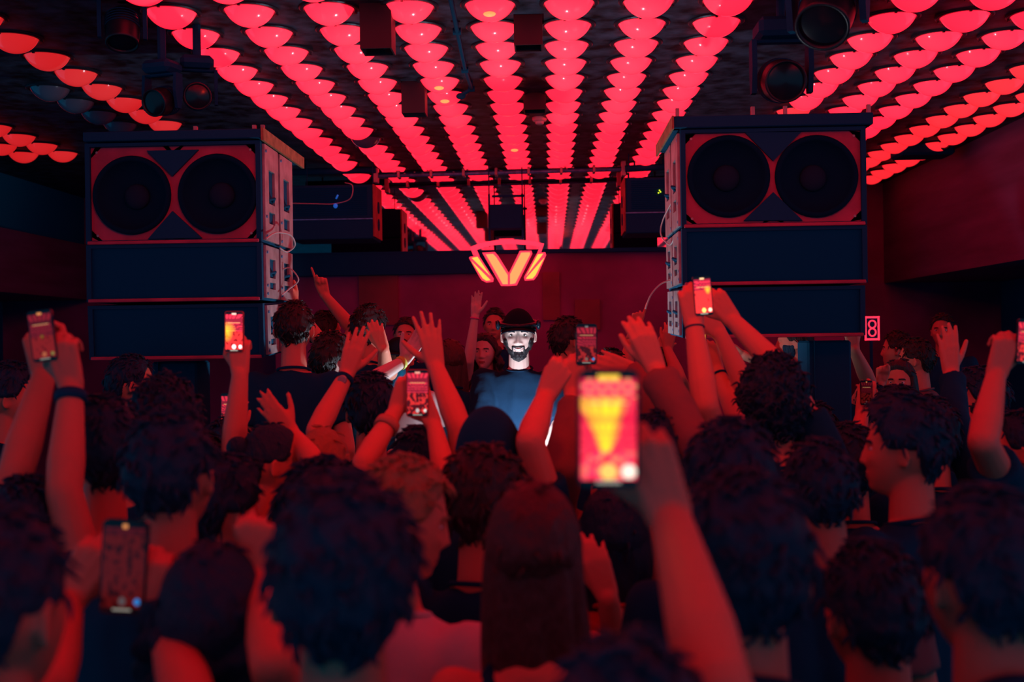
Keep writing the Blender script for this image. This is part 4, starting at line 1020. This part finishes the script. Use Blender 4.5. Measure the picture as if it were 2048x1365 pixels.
ph(P, 0, 1217, 858, 123, 'large bright out-of-focus phone in the middle front, yellow and red display', ST(glow=1.0, br=.13, pillr=.2, pill=(1, .6, .05), b1=(1, .55, .12), b2=(1, .85, .7), vp=(.45, .70), seed=3.0, busy=.5, fan=True), 1.3, roll=0, dz=-.03, ratio=1.93)
P = person('broad dark-haired person from behind, right of the raised forearm', (1492, 1158), 1.62, face=-5, hair='medium', skin=2, hood=True, group=G1)
P = person('person in black behind the broad dark head, lower right', (1745, 1235), 2.0, face=10, hair='short', skin=1, hood=True, group=G1)
P = person('dark round head from behind in the bottom right corner', (1972, 1165), 1.6, face=12, hair='short', skin=1, hood=True, group=G1)
P = person('woman with wavy black hair at lower left, bare arm and fist raised', (425, 1245), 1.85, face=5, hair='wavy', skin=2, fem=True, sleeve='tank', group=G1, hl=.30,
  arms=[(1, (545, 1330, True), (525, 1160, False), (508, 1060), -1, 'fist', AW)])
# ---- second row
P = person('dark short-haired man from behind in black t-shirt, left front', (342, 958), 2.2, face=-4, hair='short', skin=2, group=G1)
P = person('person with curly dark hair behind the short-haired man, left', (330, 872), 3.2, face=8, hair='curly', skin=2, group=G1, hs=.95)
P = person('person in black with both bare arms raised high at far left, holding a phone', (48, 1075), 2.5, face=0, hair='short', skin=2, group=G1, vox=.005,
  arms=[(-1, (32, 945, True), (88, 752, False), (72, 650), 1, 'grip', AW), (1, (128, 985, True), (143, 775, False), (112, 655), -1, 'grip', AW)])
ph(P, 1, 84, 672, 50, 'dim tilted phone held high between two hands at far left', ST(glow=.1, pillr=.10, br=.08, b1=(.5, .12, .05), b2=(.25, .2, .05), seed=9.0, k=.32, busy=.4), .8, roll=-.14)
band(P, 1, .90, .034, .012, BLK, 'wristband')
P = person('dark-haired woman in white top between the raised arms and the short-haired man', (205, 915), 2.75, face=35, hair='medium', skin=0, fem=True, shirt='white', sleeve='tank', group=G1)
P = person('young man in profile with curled fringe and drop earrings, facing right', (446, 1028), 2.7, face=-38, body=-20, hair='quiff', skin=0, shirt='white', eyes=.006, group=G1, hs=.95); earring(P, 1)
P['root']['label'] = 'young man turned half right with curled fringe and earrings, white shirt'
P = person('person in white t-shirt filming with one arm straight up before the left stack', (400, 945), 3.75, face=0, hair='short', skin=0, shirt='white', group=G1, vox=.005,
  arms=[(1, (466, 905, False), (480, 748, False), (476, 655), -1, 'grip', AW)])
ph(P, 0, 468, 664, 38, 'bright phone with red case held up in front of the left speaker stack', ST(glow=.55, vp=(.1, .5), br=.1, b1=(1, .9, .9), b2=(1, .9, .9), pill=(1, .6, .5), seed=4.0, busy=.35), 1.6, case=mat('case_red', (.5, .06, .05), .4), ratio=2.18)
P = person('person hidden behind the raised forearm, holding a small phone low', (455, 905), 4.3, face=0, hair='short', skin=2, group=G1,
  arms=[(-1, (430, 960, True), (452, 875, False), (462, 835), 1, 'phone', AW)])
ph(P, 0, 460, 826, 38, 'small phone half hidden behind the white-sleeved raised arm', ST(glow=.0, pillr=.05, br=.05, b1=(.1, .2, .5), b2=(.05, .1, .5), seed=5.0, k=.8), 1.0)
P = person('person with dark hair tied back, in profile, one blurred arm raised', (542, 930), 3.5, face=-62, hair='bun', skin=2, fem=True, sleeve='tank', shirt='black', group=G1,
  arms=[(1, (628, 925, True), (585, 868, False), (520, 795), 1, 'open', AW), (-1, (560, 1085, True), (600, 1010, True), (640, 990), 1, 'relax')])
P = person('blonde woman from behind with straight hair', (645, 935), 3.8, face=-10, hair='long', hc='blond', skin=0, fem=True, sleeve='tank', shirt='grey', group=G1, hl=.3)
P = person('dark-haired person with ear showing, in front of the blonde woman', (645, 1052), 2.6, face=-42, hair='medium', skin=0, group=G1)
P = person('fair-haired man in profile looking down to the right, pale shirt', (800, 1045), 2.32, face=-72, body=-22, hair='short', hc='blond', skin=0, shirt='white', eyes=.005, tilt=(-14, 0), group=G1)
P = person('person in a dark cap in front of the smiling man, fist raised', (978, 918), 3.05, face=4, hair='buzz', skin=0, group=G1, vox=.005,
  arms=[(1, (1060, 885, True), (1090, 796, False), (1122, 735), -1, 'fist', AW)]); baseball_cap(P, CLOTH['black'])
P = person('person with wavy dark hair from behind, left of the auburn woman', (968, 1018), 2.7, face=-15, hair='medium', hc='brown', skin=2, group=G1)
P = person('small dark curly head right of the wavy dark one', (1058, 985), 3.4, face=-30, hair='medium', hc='brown', skin=2, group=G1, hs=.9)
P = person('woman with long black hair below the big bright phone', (1226, 1072), 2.95, face=0, hair='long', hc='dark', skin=0, fem=True, sleeve='tee', shirt='red', hl=.26, group=G1,
  arms=[(-1, (1238, 1320, True), (1216, 1196, True), (1180, 1092), -1, 'relax', AW)])
P = person('dark-haired person from behind, right of the big phone', (1463, 985), 2.38, face=0, hair='medium', skin=2, group=G1)
P = person('short-haired person from behind with pale collar, right of centre', (1640, 990), 2.7, face=5, hair='short', skin=1, shirt='grey', group=G1)
P = person('dark-haired man in profile facing left, black round-neck shirt, right side', (1808, 905), 2.95, face=66, body=30, hair='quiff', skin=2, eyes=.006, group=G1)
P = person('dark head behind the profile man, right side', (1700, 940), 3.8, face=0, hair='medium', skin=2, group=G1)
P = person('bare raised arm and phone of a person at the right edge', (2125, 835), 3.2, face=0, hair='short', skin=0, group=G1, vox=.005,
  arms=[(-1, (1966, 885, True), (1992, 752, False), (2020, 665), 1, 'grip', AW)])
ph(P, 0, 2056, 684, 44, 'phone cut by the right edge of the view, red display', ST(glow=.1, seed=6.0), 1.0, roll=.05)
P = person('person at the right edge below the raised bare arm, head turned left', (2048, 905), 3.7, face=62, hair='short', skin=2, group=G1)
P = person('pale woman in profile between the black sleeve and the right bare arm', (1962, 805), 4.7, face=74, hair='medium', skin=0, fem=True, group=G1)
P = person('person in profile with chin up, just left of the right bare arm', (1972, 872), 4.35, face=72, tilt=(10, 0), hair='short', skin=0, group=G1)
P = person('curly-haired man filming with both arms up, before the right stack', (1547, 826), 3.5, face=8, hair='curly', skin=0, group=G1, vox=.005,
  arms=[(-1, (1412, 812, True), (1388, 652, False), (1378, 560), 1, 'grip', AW), (1, (1572, 752, False), (1466, 642, False), (1420, 582), -1, 'grip', AW)])
ph(P, 0, 1406, 592, 37, 'upper bright phone held in two hands before the right stack', ST(glow=.25, vp=(.8, .35), busy=.6, k=1.0, br=.1, b1=(1, .8, .2), b2=(1, .9, .6), pill=(1, .6, .3), seed=8.0), 1.6, roll=-.08, ratio=2.15)
band(P, 0, .97, .030, .002, BLK, 'cord_bracelet')
P = person('person behind the curly-haired man, filming with a bracelet on the wrist', (1530, 905), 4.1, face=0, hair='short', skin=0, group=G1,
  arms=[(-1, (1482, 850, True), (1434, 742, False), (1412, 690), -1, 'grip', AW), (1, (1500, 795, False), (1440, 668, False), (1415, 640), -1, 'phone', AW)])
ph(P, 0, 1399, 688, 31, 'lower bright phone before the right stack, below the other one', ST(glow=.7, vp=(.7, .4), br=.09, b1=(1, .8, .6), b2=(1, .9, .8), pill=(1, .9, .7), seed=2.5, busy=.45), 1.7, roll=-.1, ratio=2.3)
band(P, 0, .90, .033, .004, BLK, 'bracelet')
P = person('person in brown sweatshirt with hands raised, right of the big phone', (1322, 918), 3.1, face=0, hair='short', skin=0, shirt='hoodie', sleeve='long', group=G1, vox=.005,
  arms=[(1, (1392, 885, True), (1312, 740, False), (1285, 672), -1, 'relax', AW)])
P = person('person clapping behind the brown sweatshirt, right of the big phone', (1372, 960), 3.95, face=0, hair='short', skin=0, group=G1,
  arms=[(-1, (1345, 930, True), (1325, 855, False), (1286, 772), -1, 'open', AW)])
P = person('person in hooded sweatshirt filming with a black phone, behind the bright one', (1215, 905), 3.6, face=0, hair='short', skin=0, shirt='hoodie', sleeve='long', group=G1, vox=.005,
  arms=[(-1, (1125, 935, True), (1146, 790, False), (1150, 700), 1, 'grip', AW), (1, (1312, 800, True), (1272, 745, False), (1200, 722), -1, 'relax', AW)])
ph(P, 0, 1173, 689, 42, 'black phone held upright right of the smiling man, dim display', ST(glow=.0, vp=(.75, .55), br=.07, b1=(.25, .12, .1), b2=(.02, .3, .8), pill=(.2, .2, .2), pillr=.09, seed=1.5, k=.55), .8, ratio=1.95)
P = person('person raising an open hand with spread fingers left of the smiling man', (835, 940), 3.55, face=0, hair='short', skin=0, group=G1, vox=.005,
  arms=[(1, (918, 855, True), (872, 735, False), (848, 612), -1, 'spread', AW)])
P = person('dark-haired person raising a left hand with a square watch', (742, 828), 4.2, face=6, hair='medium', skin=0, group=G1, vox=.0045,
  arms=[(-1, (634, 862, True), (692, 752, False), (718, 662), 1, 'open', AW)]); wristwatch(P, 0)
P = person('short woman holding up a phone in a red case, left of the smiling man', (800, 1005), 3.25, face=0, hair='short', skin=0, fem=True, group=G1, vox=.0045,
  arms=[(-1, (728, 925, True), (792, 822, False), (822, 745), 1, 'grip', AW), (1, (893, 965, True), (868, 850, False), (838, 790), -1, 'phone', AW)])
ph(P, 1, 835, 787, 46, 'phone in red case left of the smiling man, domes on display', ST(glow=.0, vp=(.5, .5), br=.07, b1=(.6, .5, .5), b2=(.9, .8, .75), pill=(1, .4, .3), seed=2.0, k=.95), 1.0, case=mat('case_red', (.5, .06, .05), .4), ratio=2.08)
band(P, 0, .70, .036, .014, mat('band_tan', (.6, .3, .2), .8), 'wristband')
P = person('person with black patterned sleeve raising an open hand, right side', (1862, 880), 4.0, face=0, hair='medium', skin=0, sleeve='long', group=G1, vox=.005,
  arms=[(1, (1908, 850, True), (1902, 748, False), (1897, 680), 1, 'open', AW)])
P = person('low dark head right of the speaker pole', (1795, 850), 4.4, face=10, hair='medium', skin=2, group=G1)
P = person('dark head in front of the speaker pole', (1632, 868), 4.75, face=0, hair='short', skin=2, group=G1,
  arms=[(1, (1710, 905, True), (1724, 830, False), (1732, 790), 1, 'phone', AW)])
ph(P, 0, 1733, 786, 24, 'small dark phone held low right of the speaker pole', ST(glow=0, pillr=.05, br=.03, k=.15, b1=(.2, .1, .1), b2=(.2, .1, .1), seed=3.3), .6)
P = person('dim person in profile at the far left edge', (22, 800), 4.6, face=-70, hair='medium', skin=2, group=G1)
P = person('bearded dancer glimpsed under the left speaker stack', (262, 772), 4.9, face=-60, hair='short', skin=2, group=G1); hair_shell(P['HM'], 'beard', 'dark', P['root'], 5)
# ---- on the stage
P = person('broad man in black t-shirt seen from behind beside the left stack', (588, 662), 5.08, face=6, hair='short', hc='black', skin=0, ground=STG, group=G2, hs=1.0)
P = person('man in a brimmed cap pointing one finger up, left', (650, 668), 6.6, face=-55, hair='short', hc='black', skin=0, ground=STG, group=G2, vox=.005,
  arms=[(1, (708, 662, False), (650, 592, False), (630, 520), -1, 'point')])
P = person('dark-haired man with forearm up behind the pointing man, left of centre', (738, 664), 6.35, face=-20, hair='medium', hc='black', skin=0, ground=STG, group=G2, vox=.005,
  arms=[(-1, (652, 700, True), (590, 612, False), (562, 560), 1, 'relax', AW), (1, (772, 745, True), (768, 700, True), (755, 665), -1, 'relax', AW)])
P = person('person reaching a white-lit forearm with yellow wristband across', (664, 726), 5.62, face=-30, hair='medium', hc='black', skin=3, ground=STG, group=G2, vox=.0045,
  arms=[(1, (738, 765, True), (806, 724, False), (832, 686), -1, 'open')]); band(P, 0, .93, .032, .012, mat('band_yellow', (.7, .75, .1), .5), 'wristband')
P = person('person in a black cap and pale shirt left of the smiling man', (797, 722), 6.75, face=170, hair='buzz', hc='black', skin=0, shirt='white', ground=STG, group=G2, eyes=.007); baseball_cap(P, CLOTH['cap'])
P = person('woman with brown wavy hair behind the smiling man, pink bracelet on raised arm', (970, 706), 7.4, face=168, hair='wavy', hc='brown', skin=3, fem=True, sleeve='tank', shirt='red', ground=STG, group=G2, eyes=.008, vox=.0045,
  arms=[(1, (938, 722, True), (950, 634, True), (955, 576), 1, 'open')]); band(P, 0, .97, .028, .006, mat('band_pink', (.9, .1, .35), .5), 'bracelet')
P = person('woman with long auburn hair from behind, left of the brown-haired woman', (902, 722), 7.0, face=20, hair='long', hc='auburn', skin=0, fem=True, ground=STG, group=G2)
P = person('man with swept brown hair looking right, right of the smiling man', (1134, 684), 6.7, face=-50, hair='quiff', hc='brown', skin=0, ground=STG, group=G2, eyes=.007, shirt='grey')
P = person('reddish head at the back, above the pale cap wearer', (812, 672), 8.2, face=180, hair='short', hc='brown', skin=0, ground=STG, group=G2, eyes=.008)
P = person('person with raised fist and wristband at the back, right of centre', (1222, 745), 6.3, face=0, hair='short', hc='black', skin=0, ground=STG, group=G2, vox=.005,
  arms=[(1, (1248, 742, False), (1268, 662, False), (1284, 605), 1, 'point', AW)]); band(P, 0, .8, .034, .016, mat('band_tan', (.6, .3, .2), .8), 'wristband')
P = person('person with both hands up at the back beside the right stack', (1318, 740), 6.8, face=10, hair='short', hc='black', skin=0, ground=STG, group=G2, vox=.005,
  arms=[(-1, (1285, 745, False), (1312, 705, False), (1345, 655), 1, 'open', AW), (1, (1360, 760, True), (1335, 700, False), (1345, 630), -1, 'relax', AW)])
P = person('red-lit head between the auburn woman and the raised arm', (990, 652), 8.6, face=175, hair='short', hc='brown', skin=2, ground=STG, group=G2, eyes=.008)
P = person('bearded man leaning in under the right speaker stack, arm stretched', (1588, 688), 6.7, face=80, hair='short', hc='black', skin=0, ground=STG, group=G2, vox=.005,
  arms=[(1, (1570, 745, True), (1490, 712, True), (1455, 705), 1, 'relax')]); hair_shell(P['HM'], 'beard', 'dark', P['root'], 6)
P = person('bearded man in profile facing left, right of the speaker pole', (1832, 722), 6.6, face=58, hair='short', hc='black', skin=0, ground=STG, group=G2, eyes=.006, shirt='grey'); hair_shell(P['HM'], 'stubble', 'dark', P['root'], 6)
P = person('man facing left behind the bearded profile, right side', (1795, 702), 7.6, face=62, hair='short', hc='black', skin=0, ground=STG, group=G2, eyes=.007)
P = person('small smiling face below the two profiles, right side', (1800, 768), 6.2, face=150, hair='long', hc='brown', skin=0, fem=True, ground=0, group=G1, eyes=.008,
  arms=[(1, (1757, 838, True), (1762, 770, True), (1765, 735), 1, 'fist')])
P = person('person with raised arm just right of the speaker pole', (1742, 818), 5.9, face=-20, hair='short', skin=0, ground=0, group=G1,
  arms=[(-1, (1738, 765, True), (1708, 700, True), (1700, 655), 1, 'relax', AW)])
P = person('dim face alone against the dark recess, right', (1886, 664), 8.2, face=150, hair='short', hc='black', skin=1, ground=STG, group=G2, eyes=.007)

# glowing blobs added under a few dome shades to imitate warm hot spots
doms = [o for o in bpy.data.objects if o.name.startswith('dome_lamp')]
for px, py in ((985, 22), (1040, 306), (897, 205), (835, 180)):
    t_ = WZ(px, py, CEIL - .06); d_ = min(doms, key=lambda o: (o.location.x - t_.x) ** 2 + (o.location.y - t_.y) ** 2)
    q = MB().ell((d_.location.x, d_.location.y - .055, CEIL - .062), (.030, .022, .014)).build('added_hot_spot', HOTSPOT, None, smooth=True)
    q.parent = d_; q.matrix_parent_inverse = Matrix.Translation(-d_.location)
